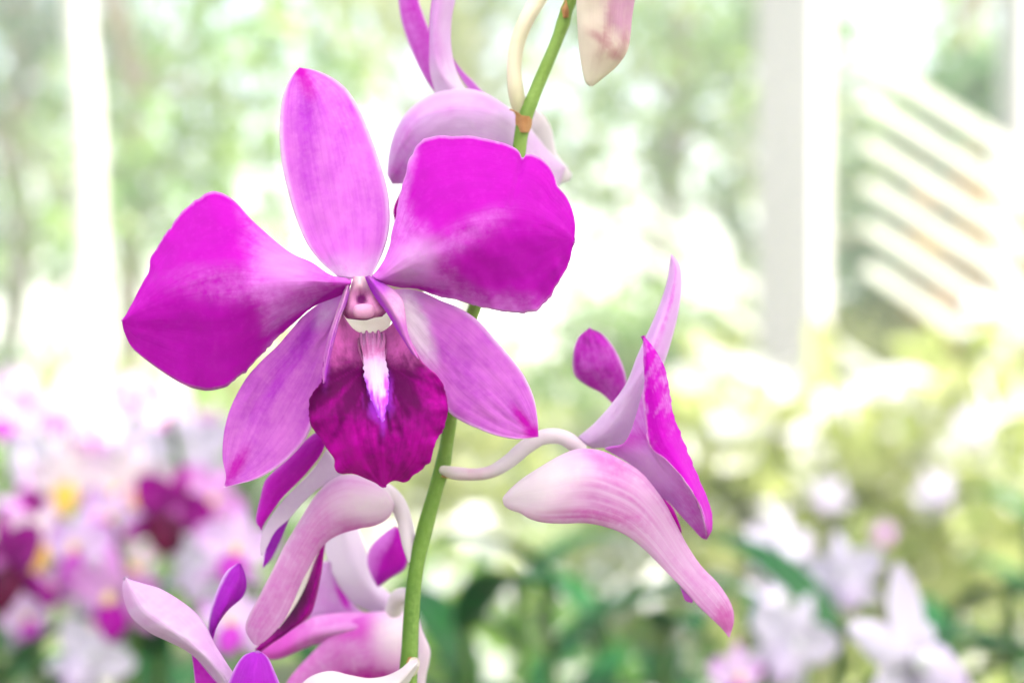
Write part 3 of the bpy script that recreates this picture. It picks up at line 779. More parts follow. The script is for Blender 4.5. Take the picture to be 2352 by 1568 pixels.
def pg(u, v, x, y):
    tip = np.maximum(blob(x, y, 1203, 965, 10, 34, -38, 0.8), blob(x, y, 1222, 992, 18, 16, 0, 0.7))
    cream = blob(x, y, 962, 760, 24, 70, -22, 0.7) * 0.85
    r = 0.12 + 0.5 * (fnoise(x / 40, y / 18 - x / 50) - 0.4) + 0.25 * blob(x, y, 1000, 780, 16, 80, -35, .8)
    return r, tip, edge_white(u, v, 0.05, 0.5) * sm(.15, .4, v) + cream + 0.3 * sm(.3, 0, v)
loft("lateral_sepal", [
    [(905, 664, 0.0), (940, 664, 1.0), (975, 673, 0.76), (1012, 690, 0.64), (1060, 710, 0.52), (1100, 738, 0.4), (1142, 785, 0.28), (1182, 832, 0.16), (1210, 874, 0.1), (1228, 922, 0.04), (1235, 965, 0.04), (1237, 1003, 0.04)],
    [(905, 690, -1.0), (950, 735, 1.0), (1000, 790, 0.76), (1060, 850, 0.52), (1120, 905, 0.28), (1180, 960, 0.16), (1237, 1003, 0.04)],
    [(905, 715, 0.0), (925, 770, 0.88), (950, 822, 0.64), (985, 868, 0.52), (1012, 910, 0.4), (1030, 945, 0.33), (1058, 966, 0.28), (1100, 985, 0.21), (1142, 1000, 0.16), (1190, 1007, 0.09), (1237, 1003, 0.04)]],
    M_sepal, mainf, base=4.0, thick=0.0007, nu=36, nv=80, pig=pg, ripple=0.6, rseed=2.7)

# lip
def pg(u, v, x, y):
    throat = 1 - sm(775, 850, y - 0.12 * np.abs(x - 855) + (fnoise(x / 16, y / 20) - .5) * 36)
    dark = 0.95 * (1 - sm(895, 1070, y + (fnoise(x / 14, y / 50) - .5) * 60 - 0.1 * (x - 870))) * (1 - 0.55 * sm(930, 1000, x)) + 0.12
    ang = np.arctan2(x - 865, y - 820)
    streak = (vnoise(ang * 16 + 30, y / 90) - 0.45) * 0.5
    vio = blob(x, y, 871, 905, 34, 62, -2, 0.3) * sm(.3, .62, vnoise(x / 7.0, y / 34.0) + 0.55 * blob(x, y, 871, 900, 26, 60, 0, .5))
    vio = np.maximum(vio, blob(x, y, 878, 950, 8, 42, -3, 0.6))
    rim = blob(x, y, 752, 800, 9, 70, 4, .8) * 0.8
    wh = throat * (0.5 + .5 * fnoise(x / 12, y / 26))
    return dark + streak * (1 - sm(1080, 1117, y)), np.maximum(vio, rim), wh
lip = loft("lip", [
    [(784, 716, 2), (772, 745, -1), (762, 780, -4), (750, 815, -6.5), (742, 850, -8), (738, 880, -8), (718, 905, -8), (707, 940, -7.4), (714, 975, -7), (733, 1003, -6.8), (750, 1030, -6.4), (766, 1052, -6), (768, 1074, -5.6), (780, 1087, -5), (812, 1088, -4.4), (845, 1101, -4), (882, 1118, -3.6)],
    [(812, 755, 6), (808, 770, 3), (803, 810, -1), (798, 860, -4.5), (794, 910, -7.6), (796, 960, -9.3), (806, 1010, -9), (824, 1055, -7.8), (852, 1092, -5.4), (882, 1118, -3.6)],
    [(848, 768, 8), (850, 795, 4), (856, 830, 0), (862, 880, -4), (868, 930, -7.4), (873, 980, -9), (877, 1030, -8.6), (880, 1080, -6), (882, 1118, -3.6)],
    [(888, 755, 6), (898, 770, 3), (910, 810, -1), (924, 860, -4.5), (938, 910, -7.6), (944, 960, -9.3), (940, 1010, -9), (926, 1058, -7.8), (904, 1096, -5.4), (882, 1118, -3.6)],
    [(915, 720, 2), (926, 748, -1), (940, 780, -4), (954, 806, -6.5), (966, 830, -7.6), (986, 848, -8), (1008, 868, -8), (1023, 900, -7.6), (1028, 942, -7.2), (1019, 985, -7), (1003, 1012, -6.8), (996, 1030, -6.6), (993, 1050, -6), (976, 1072, -5.4), (955, 1088, -5), (932, 1107, -4.4), (910, 1104, -4), (895, 1107, -3.8), (882, 1118, -3.6)]],
    M_lip, mainf, base=0.0, thick=0.0007, nu=60, nv=96, pig=pg, ripple=0.9, rseed=4.4, edge_wave=0.45)

# the raised white keel on the lip, and the toothed pink plate above it
def pg(u, v, x, y):
    pink = 1 - sm(800, 845, y + (fnoise(x / 10, y / 16) - .5) * 30)
    vio = sm(885, 955, y + (vnoise(x / 4, y / 18) - .5) * 70) + sm(.22, .46, np.abs(u - .5) + (vnoise(x / 4.0 + 9, y / 22) - .5) * .22) * sm(838, 880, y) * .95
    return vio, pink * (0.75 + 0.5 * (vnoise(x / 4.0, y / 40.0) - .5)), 0 * u
loft("callus", [
    [(826, 766, 4.5), (828, 790, 1.6), (834, 825, -1.6), (836, 860, -4.2), (845, 895, -6.4), (858, 930, -8.4), (876, 968, -9.8)],
    [(850, 764, 3.6), (854, 792, .4), (860, 830, -2.8), (864, 870, -5.8), (868, 905, -8), (873, 935, -9.3), (878, 968, -10)],
    [(884, 766, 4.5), (884, 790, 1.6), (886, 825, -1.6), (891, 850, -3.8), (893, 885, -6.4), (890, 925, -8.4), (880, 968, -9.8)]],
    M_callus, lip, base=-0.3, thick=0.0006, nu=26, nv=60, pig=pg, ripple=0.35, rseed=6.6, edge_wave=0.3)
for (cx, cy, s) in ((829, 767, .9), (842, 763, 1.0), (856, 765, .8), (869, 762, 1.1), (881, 768, .9), (824, 780, .7), (889, 782, .7)):
    tube("callus_ridge", [(cx, cy - 4, FOC + 0.0035, 2), (cx, cy, FOC + 0.0034, 4 * s), (cx + 1, cy + 20, FOC + 0.0014, 4.5 * s), (cx + (858 - cx) * .3, cy + 50, FOC - 0.0012, 3 * s), (cx + (858 - cx) * .45, cy + 62, FOC - 0.0022, 1)], M_callus, lip, n=20, nr=10,
         pig=lambda u, v, x, y: (0 * u, 0 * u + .85 + 0 * v, 0 * u))

# folded side lobes that hold the column
def pg(u, v, x, y):
    inner = sm(.45, .8, u)
    return 0.2 + 0.75 * inner + .2 * (fnoise(x / 9, y / 30) - .5), 0.5 * blob(x, y, 800, 650, 12, 18), 0.25 * (1 - inner) * sm(.7, .3, v)
loft("side_lobe", [
    [(798, 638, 1), (788, 670, 1), (776, 705, 0), (764, 740, -1.4), (752, 780, -3.6), (744, 815, -5.6), (740, 852, -7.4), (742, 880, -8)],
    [(802, 638, 0), (796, 668, -1.2), (784, 706, -3.2), (772, 740, -4.6), (762, 775, -6), (753, 815, -7.2), (746, 848, -8), (744, 878, -8.2)],
    [(804, 640, .5), (803, 668, 0), (795, 700, -1.6), (782, 730, -2.8), (772, 768, -4.4), (762, 805, -6), (753, 842, -7.4), (748, 876, -8)]],
    M_lobe, lip, base=-0.4, thick=0.0005, nu=16, nv=50, pig=pg, ripple=0.2, rseed=1.7)
def pg(u, v, x, y):
    inner = 1 - sm(.12, .42, u)
    pinkd = 0.5 * blob(x, y, 872, 655, 26, 14, 30, .6)
    return 0.12 + 0.85 * inner + .3 * (fnoise(x / 16, y / 26) - .5) + pinkd, 0 * u, 0.3 * blob(x, y, 915, 700, 18, 40, -30)
loft("side_lobe", [
    [(838, 636, .5), (850, 664, 0), (868, 692, -1.4), (886, 716, -2.6), (902, 742, -3.6), (918, 768, -4.6), (932, 790, -5.6), (946, 812, -6.6)],
    [(846, 634, -1), (868, 660, -2.6), (890, 688, -4), (907, 716, -5), (920, 745, -5.8), (930, 772, -6.4), (942, 796, -7), (956, 820, -7.4)],
    [(858, 636, 1), (888, 654, 0), (912, 670, -1), (926, 692, -2.6), (932, 722, -4), (935, 752, -5), (942, 778, -6), (962, 824, -7.4)]],
    M_lobe, lip, base=-0.4, thick=0.0005, nu=24, nv=50, pig=pg, ripple=0.25, rseed=3.9)

# throat: cream chin between column and lip, coloured paler for light from behind
loft("throat", [
    [(776, 706, 5), (780, 728, 5), (794, 748, 6), (812, 764, 7)],
    [(835, 716, 8), (836, 735, 8), (842, 752, 8.5), (848, 770, 8)],
    [(904, 706, 5), (902, 728, 5), (895, 746, 6), (888, 764, 7)]],
    M_throat, mainf, base=0.6, thick=0.0005, nu=24, nv=20, pig=lambda u, v, x, y: (0.25 * sm(.75, 1, v), 0 * u, 0 * u))
# column and anther cap
def pg(u, v, x, y):
    cav = blob(x, y, 830, 688, 13, 12, 0, .5)
    side = sm(.30, .48, np.abs(u - .5))
    return 0.1 + .7 * side * sm(.3, .7, v) + .35 * blob(x, y, 831, 668, 16, 22), cav, .4 * (1 - sm(.1, .4, v)) * (1 - side)
column = loft("column", [
    [(812, 634, 1), (806, 655, 0), (800, 680, -1), (790, 705, -1.4), (786, 718, -1), (796, 731, 0)],
    [(826, 634, -1), (828, 656, -2), (830, 680, -1.2), (832, 700, -2.4), (834, 722, -3), (836, 732, -1)],
    [(840, 634, 1), (848, 655, 0), (860, 680, -1), (876, 700, -1.4), (886, 714, -1), (878, 727, 0)]],
    M_column, mainf, base=0.6, thick=0.0012, nu=30, nv=40, pig=pg)
pod("anther_cap", [(810, 713, 0), (816, 702, 0), (828, 698, 0), (845, 698, 0), (856, 702, 0), (861, 713, 0)],
    [(810, 716, 0), (816, 728, 0), (828, 732, 0), (845, 732, 0), (856, 727, 0), (861, 716, 0)], M_column, column, base=-2.0, k=.8, nv=20, nr=24,
    pig=lambda u, v, x, y: (0 * u, 0 * u, .1 + 0 * u))
loft("column_foot", [
    [(787, 712, 1), (789, 722, 1), (796, 731, 1), (808, 733, 1)],
    [(830, 716, 0), (832, 724, 0), (834, 732, 0), (838, 735, 0)],
    [(888, 708, 1), (888, 716, 1), (880, 724, 1), (868, 727, 1)]],
    M_column, column, base=1.2, thick=0.0005, nu=16, nv=10, pig=lambda u, v, x, y: (0.9 + 0 * u, .3 + 0 * u, 0 * u))
# ovary and stalk behind the bloom, reaching back to the stem
tube("pedicel", [(835, 640, FOC + 0.007, 16), (880, 650, FOC + 0.014, 15), (960, 660, FOC + 0.021, 14), (1060, 610, FOC + 0.022, 12), (1140, 540, FOC + 0.017, 12), (1165, 500, FOC + 0.015, 14)], M_ped, mainf)

# ================================================================== flowering stem
sd = FOC + 0.016
stem = empty("flower_stem", tuple(P(940, 1600, sd)), "green arching flower stem rising behind the big magenta bloom", "stem")
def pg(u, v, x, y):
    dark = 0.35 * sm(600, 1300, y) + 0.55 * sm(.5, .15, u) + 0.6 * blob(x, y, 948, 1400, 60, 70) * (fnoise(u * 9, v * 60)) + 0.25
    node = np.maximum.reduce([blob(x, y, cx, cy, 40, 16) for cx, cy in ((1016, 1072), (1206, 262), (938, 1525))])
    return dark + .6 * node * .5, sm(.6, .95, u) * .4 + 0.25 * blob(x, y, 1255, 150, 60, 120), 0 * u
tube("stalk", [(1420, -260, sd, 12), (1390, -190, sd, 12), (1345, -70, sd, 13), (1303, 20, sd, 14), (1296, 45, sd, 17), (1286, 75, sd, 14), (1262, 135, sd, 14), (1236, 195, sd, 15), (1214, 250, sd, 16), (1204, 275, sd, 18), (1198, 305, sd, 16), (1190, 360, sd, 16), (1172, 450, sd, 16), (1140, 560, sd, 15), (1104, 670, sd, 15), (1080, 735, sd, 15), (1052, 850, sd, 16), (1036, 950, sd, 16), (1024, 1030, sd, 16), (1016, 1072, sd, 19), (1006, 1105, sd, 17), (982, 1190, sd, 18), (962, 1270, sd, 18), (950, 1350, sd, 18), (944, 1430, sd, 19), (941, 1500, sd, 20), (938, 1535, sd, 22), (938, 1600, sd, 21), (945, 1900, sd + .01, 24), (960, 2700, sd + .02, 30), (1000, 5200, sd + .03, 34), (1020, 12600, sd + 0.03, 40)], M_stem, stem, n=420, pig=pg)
def bract(pts, base=0):
    loft("bract", pts, M_bract, stem, base=16 + base, nu=10, nv=20, thick=0.0003, pig=lambda u, v, x, y: (.4 * sm(.6, .2, v), 0 * u, 0 * u))
bract([[(1184, 262, 0), (1184, 285, 0), (1190, 303, 0)], [(1205, 266, -1.9), (1203, 288, -1.9), (1203, 305, -1.8)], [(1222, 268, 0), (1222, 286, 0), (1216, 304, 0)]], -.4)
bract([[(1178, 255, -1), (1184, 262, -1), (1186, 280, -1)], [(1169, 253, -1.5), (1190, 260, -1.6), (1205, 272, -1.9)]], -.2)
bract([[(1288, 40, 0), (1286, 22, 0), (1294, 5, 0), (1298, -14, 0)], [(1298, 42, -1.8), (1299, 22, -1.8), (1301, 5, -1), (1300, -14, 0)], [(1312, 38, 0), (1313, 22, 0), (1306, 5, 0), (1302, -14, 0)]])
bract([[(996, 1068, 0), (1006, 1082, -.8), (1024, 1090, -1.2), (1042, 1094, 0)], [(998, 1080, -.4), (1008, 1092, -1.2), (1024, 1097, -1.4), (1042, 1097, 0)]])
bract([[(925, 1512, 0), (922, 1530, 0), (930, 1552, 0)], [(944, 1508, -2), (938, 1530, -2), (932, 1552, -1)], [(958, 1515, 0), (954, 1530, 0), (938, 1552, 0)]])

# ------------------------------------------------------------------ bloom in profile on the right
side = empty("orchid_flower", tuple(P(1330, 1030, FOC + .014)), "pale pink orchid seen in profile, beak-like lip pointing down right of the stem", "orchid flower", "orchid blooms on the near spray")
B = 12.0
def pg(u, v, x, y):
    return 0.35 * blob(x, y, 1120, 1090, 60, 12) + .5 * blob(x, y, 1310, 1022, 26, 10, 30) , 0.3 * sm(.12, 0, v), .55 * sm(.1, .5, v)
tube("pedicel", [(1016, 1078, sd - .001, 10), (1045, 1086, sd - .003, 15), (1090, 1089, sd - .003, 14), (1130, 1082, sd - .003, 15), (1170, 1058, sd - .003, 17), (1205, 1028, sd - .003, 18), (1240, 1006, sd - .003, 18), (1275, 1001, sd - .003, 18), (1305, 1010, sd - .003, 18), (1335, 1035, sd - .002, 18)], M_ped2, side, n=70, pig=pg)
# far petal
loft("petal", [
    [(1352, 754, 2), (1328, 775, 2), (1316, 812, 2), (1318, 858, 3), (1345, 884, 5), (1380, 902, 7), (1412, 932, 9)],
    [(1356, 754, 2), (1385, 768, 3), (1414, 805, 4), (1434, 850, 6), (1440, 890, 8), (1434, 915, 9), (1416, 932, 9)]],
    M_petal, side, base=B + 8, bulge=[0, 1.5, 0], nu=24, nv=40, ripple=.5, rseed=9, pig=lambda u, v, x, y: (0.62 + .5 * (fnoise(x / 20, y / 30) - .4), 0 * u, edge_white(u, v, .06, .5)))
# dorsal sepal, tall and narrow
def pg(u, v, x, y):
    mid = blob(u, v, .55, .75, .09, .2, 0, .8)
    return 0.25 * mid + .35 * (fnoise(x / 12 + y / 40, y / 70) - .42), 0.35 * mid, .45 * edge_white(u, v, .12, 1) + .35 * (1 - sm(.2, .55, v))
loft("dorsal_sepal", [
    [(1326, 1004, 0), (1362, 974, -1), (1402, 930, -2), (1438, 880, -3), (1462, 820, -3), (1482, 775, -2), (1500, 735, -1), (1518, 690, 0), (1532, 645, 1), (1538, 605, 2), (1541, 583, 2)],
    [(1345, 1020, -1), (1392, 986, -3), (1432, 935, -4.6), (1466, 880, -5.6), (1492, 820, -5), (1514, 765, -3.6), (1532, 715, -2), (1545, 665, -.6), (1551, 620, .6), (1541, 583, 2)],
    [(1362, 1030, 0), (1440, 1022, -1), (1484, 990, -2), (1500, 925, -2.6), (1508, 868, -2.4), (1527, 830, -2), (1543, 780, -1), (1558, 720, 0), (1566, 660, 1), (1563, 615, 1.6), (1550, 592, 2), (1541, 583, 2)]],
    M_back, side, base=B + 3, nu=30, nv=70, pig=pg, ripple=.5, rseed=2.2)
# near petal: magenta face folded outward, pale back
M_fold = petal_mat("petal_folded", (0.58, 0.24, 0.66), (0.46, 0.0, 0.44), (0.3, 0, .3), white=(0.72, .55, .76), vein=.35)
def pg(u, v, x, y):
    return 0.2 + .4 * blob(x, y, 1450, 1015, 50, 20, -15, .8) + .3 * (fnoise(x / 16, y / 30) - .45) + .35 * sm(1120, 1230, y), 0 * u, .35 * blob(x, y, 1475, 1080, 60, 40, 40, .8) + .4 * sm(.9, 1, u) * sm(1000, 900, y)
loft("petal_fold", [
    [(1388, 1031, 0), (1415, 1046, 0), (1450, 1068, 0), (1478, 1100, 0), (1505, 1135, 0), (1535, 1152, 0), (1562, 1182, 0), (1590, 1212, 0), (1610, 1234, 0), (1621, 1238, 0)],
    [(1440, 1008, -3), (1468, 1030, -4), (1496, 1056, -4.6), (1525, 1088, -5), (1556, 1126, -5), (1588, 1168, -4.5), (1611, 1208, -3), (1621, 1238, 0)],
    [(1479, 890, -7), (1482, 950, -7), (1492, 1024, -7), (1530, 1056, -7.6), (1568, 1096, -8), (1599, 1142, -7.6), (1616, 1186, -6.4), (1623, 1222, -4), (1621, 1238, 0)]],
    M_fold, side, base=B - 1, nu=40, nv=60, pig=pg, ripple=.3, rseed=4.1)
def pg(u, v, x, y):
    streak = sm(.45, .72, fnoise(x / 12 + y / 20, y / 46 - x / 34)) * .5 * sm(1080, 880, y)
    return 1.0 - streak - .35 * sm(1130, 1230, y) * (1 - u), 0 * u, .45 * (1 - sm(0, .07, u))
loft("petal", [
    [(1477, 770, -8), (1478, 850, -8), (1481, 940, -7.6), (1491, 1023, -7.2), (1529, 1055, -7.8), (1567, 1095, -8.2), (1598, 1141, -7.8), (1615, 1185, -6.6), (1622, 1221, -4.2), (1622, 1238, 0)],
    [(1478, 770, -8), (1492, 830, -8.4), (1508, 910, -8), (1524, 990, -7.4), (1556, 1052, -7.4), (1588, 1106, -7), (1611, 1152, -6.4), (1625, 1196, -5), (1628, 1224, -3), (1622, 1238, 0)],
    [(1478, 770, -8), (1503, 800, -7), (1523, 835, -6), (1536, 880, -5), (1546, 945, -4), (1568, 1005, -3.4), (1590, 1060, -3), (1610, 1110, -3), (1630, 1155, -2.6), (1637, 1190, -2), (1635, 1218, -1), (1623, 1238, 0)]],
    M_fold, side, base=B - 1.1, nu=36, nv=70, pig=pg, ripple=.3, rseed=7.1, edge_wave=.2)
# lower sepals and chin: one swollen body that runs out into the long beak
def pg(u, v, x, y):
    chin = blob(x, y, 1215, 1110, 95, 70, -20, .8)
    vx = .65 * vnoise(u * 12 + 1.2 * v, v * 2.2) + .35 * vnoise(u * 23 + 2 * v + 5, v * 5.0)
    vein = sm(.52, .72, vx) * (.5 + .5 * sm(.1, .25, u)) * sm(.95, .6, v)
    lowred = blob(x, y, 1330, 1185, 130, 22, 4, .7) * .65
    top = blob(x, y, 1395, 1068, 62, 24, 32, .7) * .5
    tip = blob(x, y, 1668, 1425, 22, 40, -25, .6)
    return .5 * vein * (1 - .6 * chin) + top + .25 * sm(.6, .95, v) + lowred * .6, .55 * lowred * sm(.45, .6, vx) + .8 * tip, .9 * chin + .4 * blob(x, y, 1300, 1070, 60, 30, 0) + .3 * sm(.9, 1, u) * 0
def topl(*a): return list(a)
pod("lower_sepals", [(1156, 1140, 0), (1172, 1122, 0), (1200, 1098, 0), (1240, 1072, -1), (1285, 1046, -2), (1330, 1030, -3), (1380, 1034, -3), (1425, 1054, -3), (1468, 1080, -3), (1500, 1115, -3), (1528, 1155, -2), (1552, 1200, -1), (1578, 1250, 0), (1610, 1298, 1), (1652, 1342, 2), (1680, 1388, 3), (1686, 1425, 3), (1676, 1462, 3)],
    [(1154, 1146, 0), (1158, 1160, 0), (1172, 1170, 0), (1195, 1178, -1), (1215, 1190, -2), (1245, 1199, -3), (1290, 1202, -3), (1345, 1201, -3), (1395, 1211, -3), (1440, 1230, -3), (1485, 1266, -2), (1530, 1312, -1), (1575, 1358, 0), (1605, 1392, 1), (1640, 1425, 2), (1660, 1445, 3), (1674, 1463, 3)],
    M_sac, side, base=B - 4, flare=[.7, .62, .55, .45, .3, .2, .14, .1], nv=110, nr=56, pig=pg, lump=.25)
pod("lip", [(1520, 1140, 0), (1545, 1165, 0), (1562, 1205, 0), (1566, 1222, 0)], [(1518, 1142, 0), (1530, 1175, 0), (1550, 1208, 0), (1565, 1224, 0)], M_lip, side, base=B, k=.5, nv=16, nr=12, pig=lambda u, v, x, y: (0 * u, 0 * u, 0 * u))
pod("lip_tip", [(1560, 1345, 0), (1578, 1362, 0), (1592, 1378, 0)], [(1562, 1348, 0), (1574, 1378, 0), (1590, 1384, 0)], M_petal, side, base=B - 2, k=.5, nv=10, nr=12, pig=lambda u, v, x, y: (.4 + 0 * u, 0 * u, 0 * u))

# ------------------------------------------------------------------ bloom behind, above the right petal
up = empty("orchid_flower", tuple(P(1100, 260, FOC + .03)), "pale lilac orchid seen from behind, tall petals reaching the top edge beside the stem", "orchid flower", "orchid blooms on the near spray")
B = 24.0
def pg(u, v, x, y):
    return .3 * (fnoise(x / 28, y / 20) - .3) + .5 * blob(x, y, 915, 395, 30, 24, -30) + .25 * blob(x, y, 925, 330, 28, 60, 15), .25 * blob(x, y, 908, 400, 16, 14), .3 * blob(x, y, 1110, 290, 120, 30, 0) + .5 * edge_white(u, v, .16, 1) * (u < .5) + .4 * sm(1100, 1200, x)
loft("lateral_sepal", [
    [(888, 400, 6), (893, 350, 4), (908, 298, 2), (940, 252, 0), (985, 220, -1), (1030, 206, -2), (1075, 204, -2), (1115, 214, -2), (1150, 234, -1), (1180, 256, 0), (1215, 290, 2), (1260, 345, 6), (1300, 385, 8)],
    [(892, 408, 3), (915, 350, -1), (945, 300, -4), (990, 265, -6), (1040, 250, -7), (1090, 250, -7), (1135, 262, -6), (1175, 285, -4), (1215, 325, 0), (1255, 370, 4), (1295, 400, 8)],
    [(900, 424, 4), (930, 420, 1), (960, 390, -2), (1000, 360, -4), (1050, 350, -5), (1100, 352, -5), (1150, 365, -4), (1200, 390, -2), (1240, 420, 2), (1285, 428, 8)]],
    M_back, up, base=B, nu=34, nv=70, pig=pg, ripple=.6, rseed=6.1, thick=.0008)
loft("petal", [
    [(914, -60, 3), (915, 0, 3), (922, 50, 3), (938, 100, 3), (960, 150, 3), (982, 190, 3), (1000, 215, 3)],
    [(955, -60, 1), (962, 0, 1), (975, 40, 1), (990, 80, 1), (998, 130, 1), (1005, 180, 2), (1010, 215, 3)]],
    M_petal, up, base=B + 4, bulge=1, nu=20, nv=36, pig=lambda u, v, x, y: (.4 + .3 * sm(120, 0, y) * sm(.2, .6, u), 0 * u, edge_white(u, v, .1, .6)))
loft("petal", [
    [(1002, -60, 0), (990, 10, 0), (985, 70, 0), (984, 120, 0), (988, 170, 0), (1000, 215, 0)],
    [(1010, -60, -2), (1003, 10, -2), (998, 70, -2), (1000, 120, -2), (1012, 170, -2), (1040, 216, -1)],
    [(1060, -60, 0), (1046, 0, 0), (1037, 50, 0), (1036, 100, 0), (1044, 150, 0), (1060, 190, 0), (1085, 225, 0)]],
    M_back, up, base=B - 1, nu=30, nv=44, ripple=.4, rseed=1.1, pig=lambda u, v, x, y: (.12 + .35 * blob(x, y, 1022, 150, 12, 60, -12) + .9 * (1 - sm(.04, .12, u)) * sm(150, 80, y), .9 * (1 - sm(.04, .12, u)) * sm(180, 90, y), .5 * sm(100, 210, y) + .3 * sm(.5, .8, u)))
loft("petal", [
    [(1036, 120, 2), (1048, 160, 2), (1065, 190, 2), (1090, 218, 2), (1105, 226, 2)],
    [(1038, 130, 2), (1060, 160, 2), (1085, 185, 2), (1105, 206, 2), (1118, 216, 2)]],
    M_petal, up, base=B + 2, nu=12, nv=24, pig=lambda u, v, x, y: (.15 + 0 * u, 0 * u, edge_white(u, v, .2, .5)))
pod("spur", [(1225, 245, 0), (1250, 265, 0), (1268, 300, 2), (1278, 350, 4), (1300, 380, 5), (1314, 400, 6)], [(1215, 260, 0), (1222, 300, 0), (1235, 350, 2), (1255, 395, 4), (1280, 420, 5), (1308, 416, 6)], M_sac, up, base=B + 4, k=.5, nv=40, nr=24, pig=lambda u, v, x, y: (0 * u, 0 * u, .95 + 0 * u))
loft("lip", [
    [(925, 430, 0), (912, 455, 0), (903, 478, 0), (904, 500, 0), (915, 540, 0)], [(960, 430, 0), (960, 455, 0), (955, 480, 0), (950, 505, 0), (945, 540, 0)]],
    M_lip, up, base=B - 2, nu=10, nv=16, pig=lambda u, v, x, y: (.35 + 0 * u, 0 * u, 0 * u))
tube("pedicel", [(1205, 278, sd + .002, 13), (1192, 240, sd + .001, 18), (1184, 200, sd, 18), (1181, 150, sd, 17), (1190, 95, sd, 17), (1210, 45, sd, 18), (1236, 0, sd + .002, 19), (1270, -60, sd + .006, 20), (1300, -130, sd + .01, 20)], M_ped, tag(empty("pedicel_stalk", tuple(P(1205, 278, sd)), "curved cream flower stalk rising from the tan node above the right petal", "flower stalk")), n=50,
     pig=lambda u, v, x, y: (.35 * sm(.35, .1, u) * sm(.9, .3, v), .35 * sm(.25, 0, v), .1 + 0 * u))

# bud at the very top
bud = empty("orchid_bud", tuple(P(1395, 60, FOC + .012)), "cream orchid bud with brownish pink veins hanging in from the top edge", "flower bud")
def pg(u, v, x, y):
    w_ = (fnoise(x / 9, y / 9) - .5) * 14
    ve = np.maximum.reduce([blob(x + w_, y, 1404, 35, 10, 66, 12, 1), blob(x, y + w_, 1378, 100, 40, 9, 36, 1), blob(x + w_, y, 1388, 92, 9, 40, 14, 1), blob(x + w_, y, 1432, 95, 11, 44, 10, 1), blob(x, y + w_, 1412, 130, 20, 11, 10, 1)])
    return .7 * ve, 1.0 * sm(1365, 1430, x - .1 * (y - 60)) * sm(125, 50, y) * (.6 + .6 * fnoise(x / 20, y / 40)), .55 * sm(1372, 1330, x) + .4 * sm(130, 190, y)
pod("spur", [(1320, -90, 0), (1323, -20, 0), (1325, 40, 0), (1328, 90, 0), (1332, 130, 0), (1338, 165, 0), (1345, 190, 0), (1356, 199, 0)],
    [(1475, -90, 0), (1462, -20, 0), (1452, 40, 0), (1448, 85, 0), (1440, 120, 0), (1418, 152, 0), (1388, 178, 0), (1362, 198, 0)], M_bud, bud, base=10, k=.65, nv=60, nr=40, pig=pg, lump=.3)
tube("pedicel", [(1400, -80, FOC + .012, 30), (1410, -140, FOC + .013, 18), (1425, -200, FOC + .015, 12), (1412, -240, sd, 12)], M_ped, bud, n=16)

# ------------------------------------------------------------------ drooping bloom just below the main one
lo = empty("orchid_flower", tuple(P(880, 1150, FOC + .018)), "drooping pink orchid just under the maroon lip, long sepal hanging down left", "orchid flower", "orchid blooms on the near spray")
B = 17.0
tube("pedicel", [(945, 1290, sd, 8), (940, 1250, sd + .001, 16), (930, 1200, sd + .003, 18), (912, 1155, sd + .004, 20), (880, 1130, sd + .004, 24), (845, 1130, sd + .004, 26)], M_ped2, lo, n=40,
     pig=lambda u, v, x, y: (.35 * sm(.5, .2, u) + .2, 0 * u, .7 + 0 * u))
def pg(u, v, x, y):
    pinks = .5 * blob(x, y, 805, 1235, 20, 45, 20, .9) + .3 * blob(x, y, 720, 1270, 40, 120, 35, .9)
    red = blob(x, y, 870, 1215, 75, 16, -8, .8)
    return pinks + .3 * (fnoise(x / 22, y / 40) - .35) + .7 * red + .3 * blob(x, y, 600, 1400, 30, 70, 20) + .2, .35 * red, .75 * blob(x, y, 860, 1150, 80, 36, 0, .8) + .5 * edge_white(u, v, .1, 1) * (u < .5)
pod("lower_sepals", [(905, 1155, 0), (890, 1125, 0), (850, 1098, 0), (800, 1088, 0), (760, 1102, 0), (722, 1140, 0), (688, 1195, 0), (655, 1250, 0), (625, 1310, 0), (597, 1365, 0), (572, 1412, 0), (563, 1440, 0), (573, 1465, 0), (587, 1482, 0)],
    [(905, 1165, 0), (892, 1190, 0), (862, 1207, 0), (820, 1215, 0), (778, 1228, 0), (745, 1250, 0), (718, 1290, 0), (694, 1335, 0), (672, 1385, 0), (652, 1425, 0), (625, 1456, 0), (602, 1475, 0), (588, 1483, 0)],
    M_sac, lo, base=B, flare=[.9, .8, .6, .35, .2, .15], nv=90, nr=44, pig=pg, lump=.2)
loft("petal", [
    [(735, 985, 0), (700, 1012, 0), (664, 1050, 0), (628, 1082, 0), (608, 1105, 0), (598, 1140, 0), (590, 1175, 0), (588, 1198, 0), (600, 1216, 0)],
    [(748, 1020, -1), (735, 1048, -1), (708, 1082, -1), (680, 1112, -1), (650, 1142, -1), (630, 1168, -1), (615, 1190, -1), (604, 1208, 0), (601, 1217, 0)]],
    M_petal, lo, base=B - 2, nu=26, nv=40, bulge=1, pig=lambda u, v, x, y: (1.0 - .25 * sm(.2, 0, u), 0 * u, .3 * edge_white(u, v, .04, 1)), ripple=.3)
loft("petal_back", [
    [(750, 1030, 0), (725, 1070, 0), (690, 1108, 0), (652, 1146, 0), (622, 1185, 0), (603, 1222, 0), (597, 1260, 0), (600, 1275, 0)],
    [(790, 1085, 0), (765, 1105, 0), (735, 1120, 0), (700, 1150, 0), (665, 1190, 0), (632, 1220, 0), (612, 1258, 0), (602, 1276, 0)]],
    M_back, lo, base=B + 1, nu=20, nv=40, pig=lambda u, v, x, y: (.15 * sm(.4, .0, u), 0 * u, .7 + 0 * u))
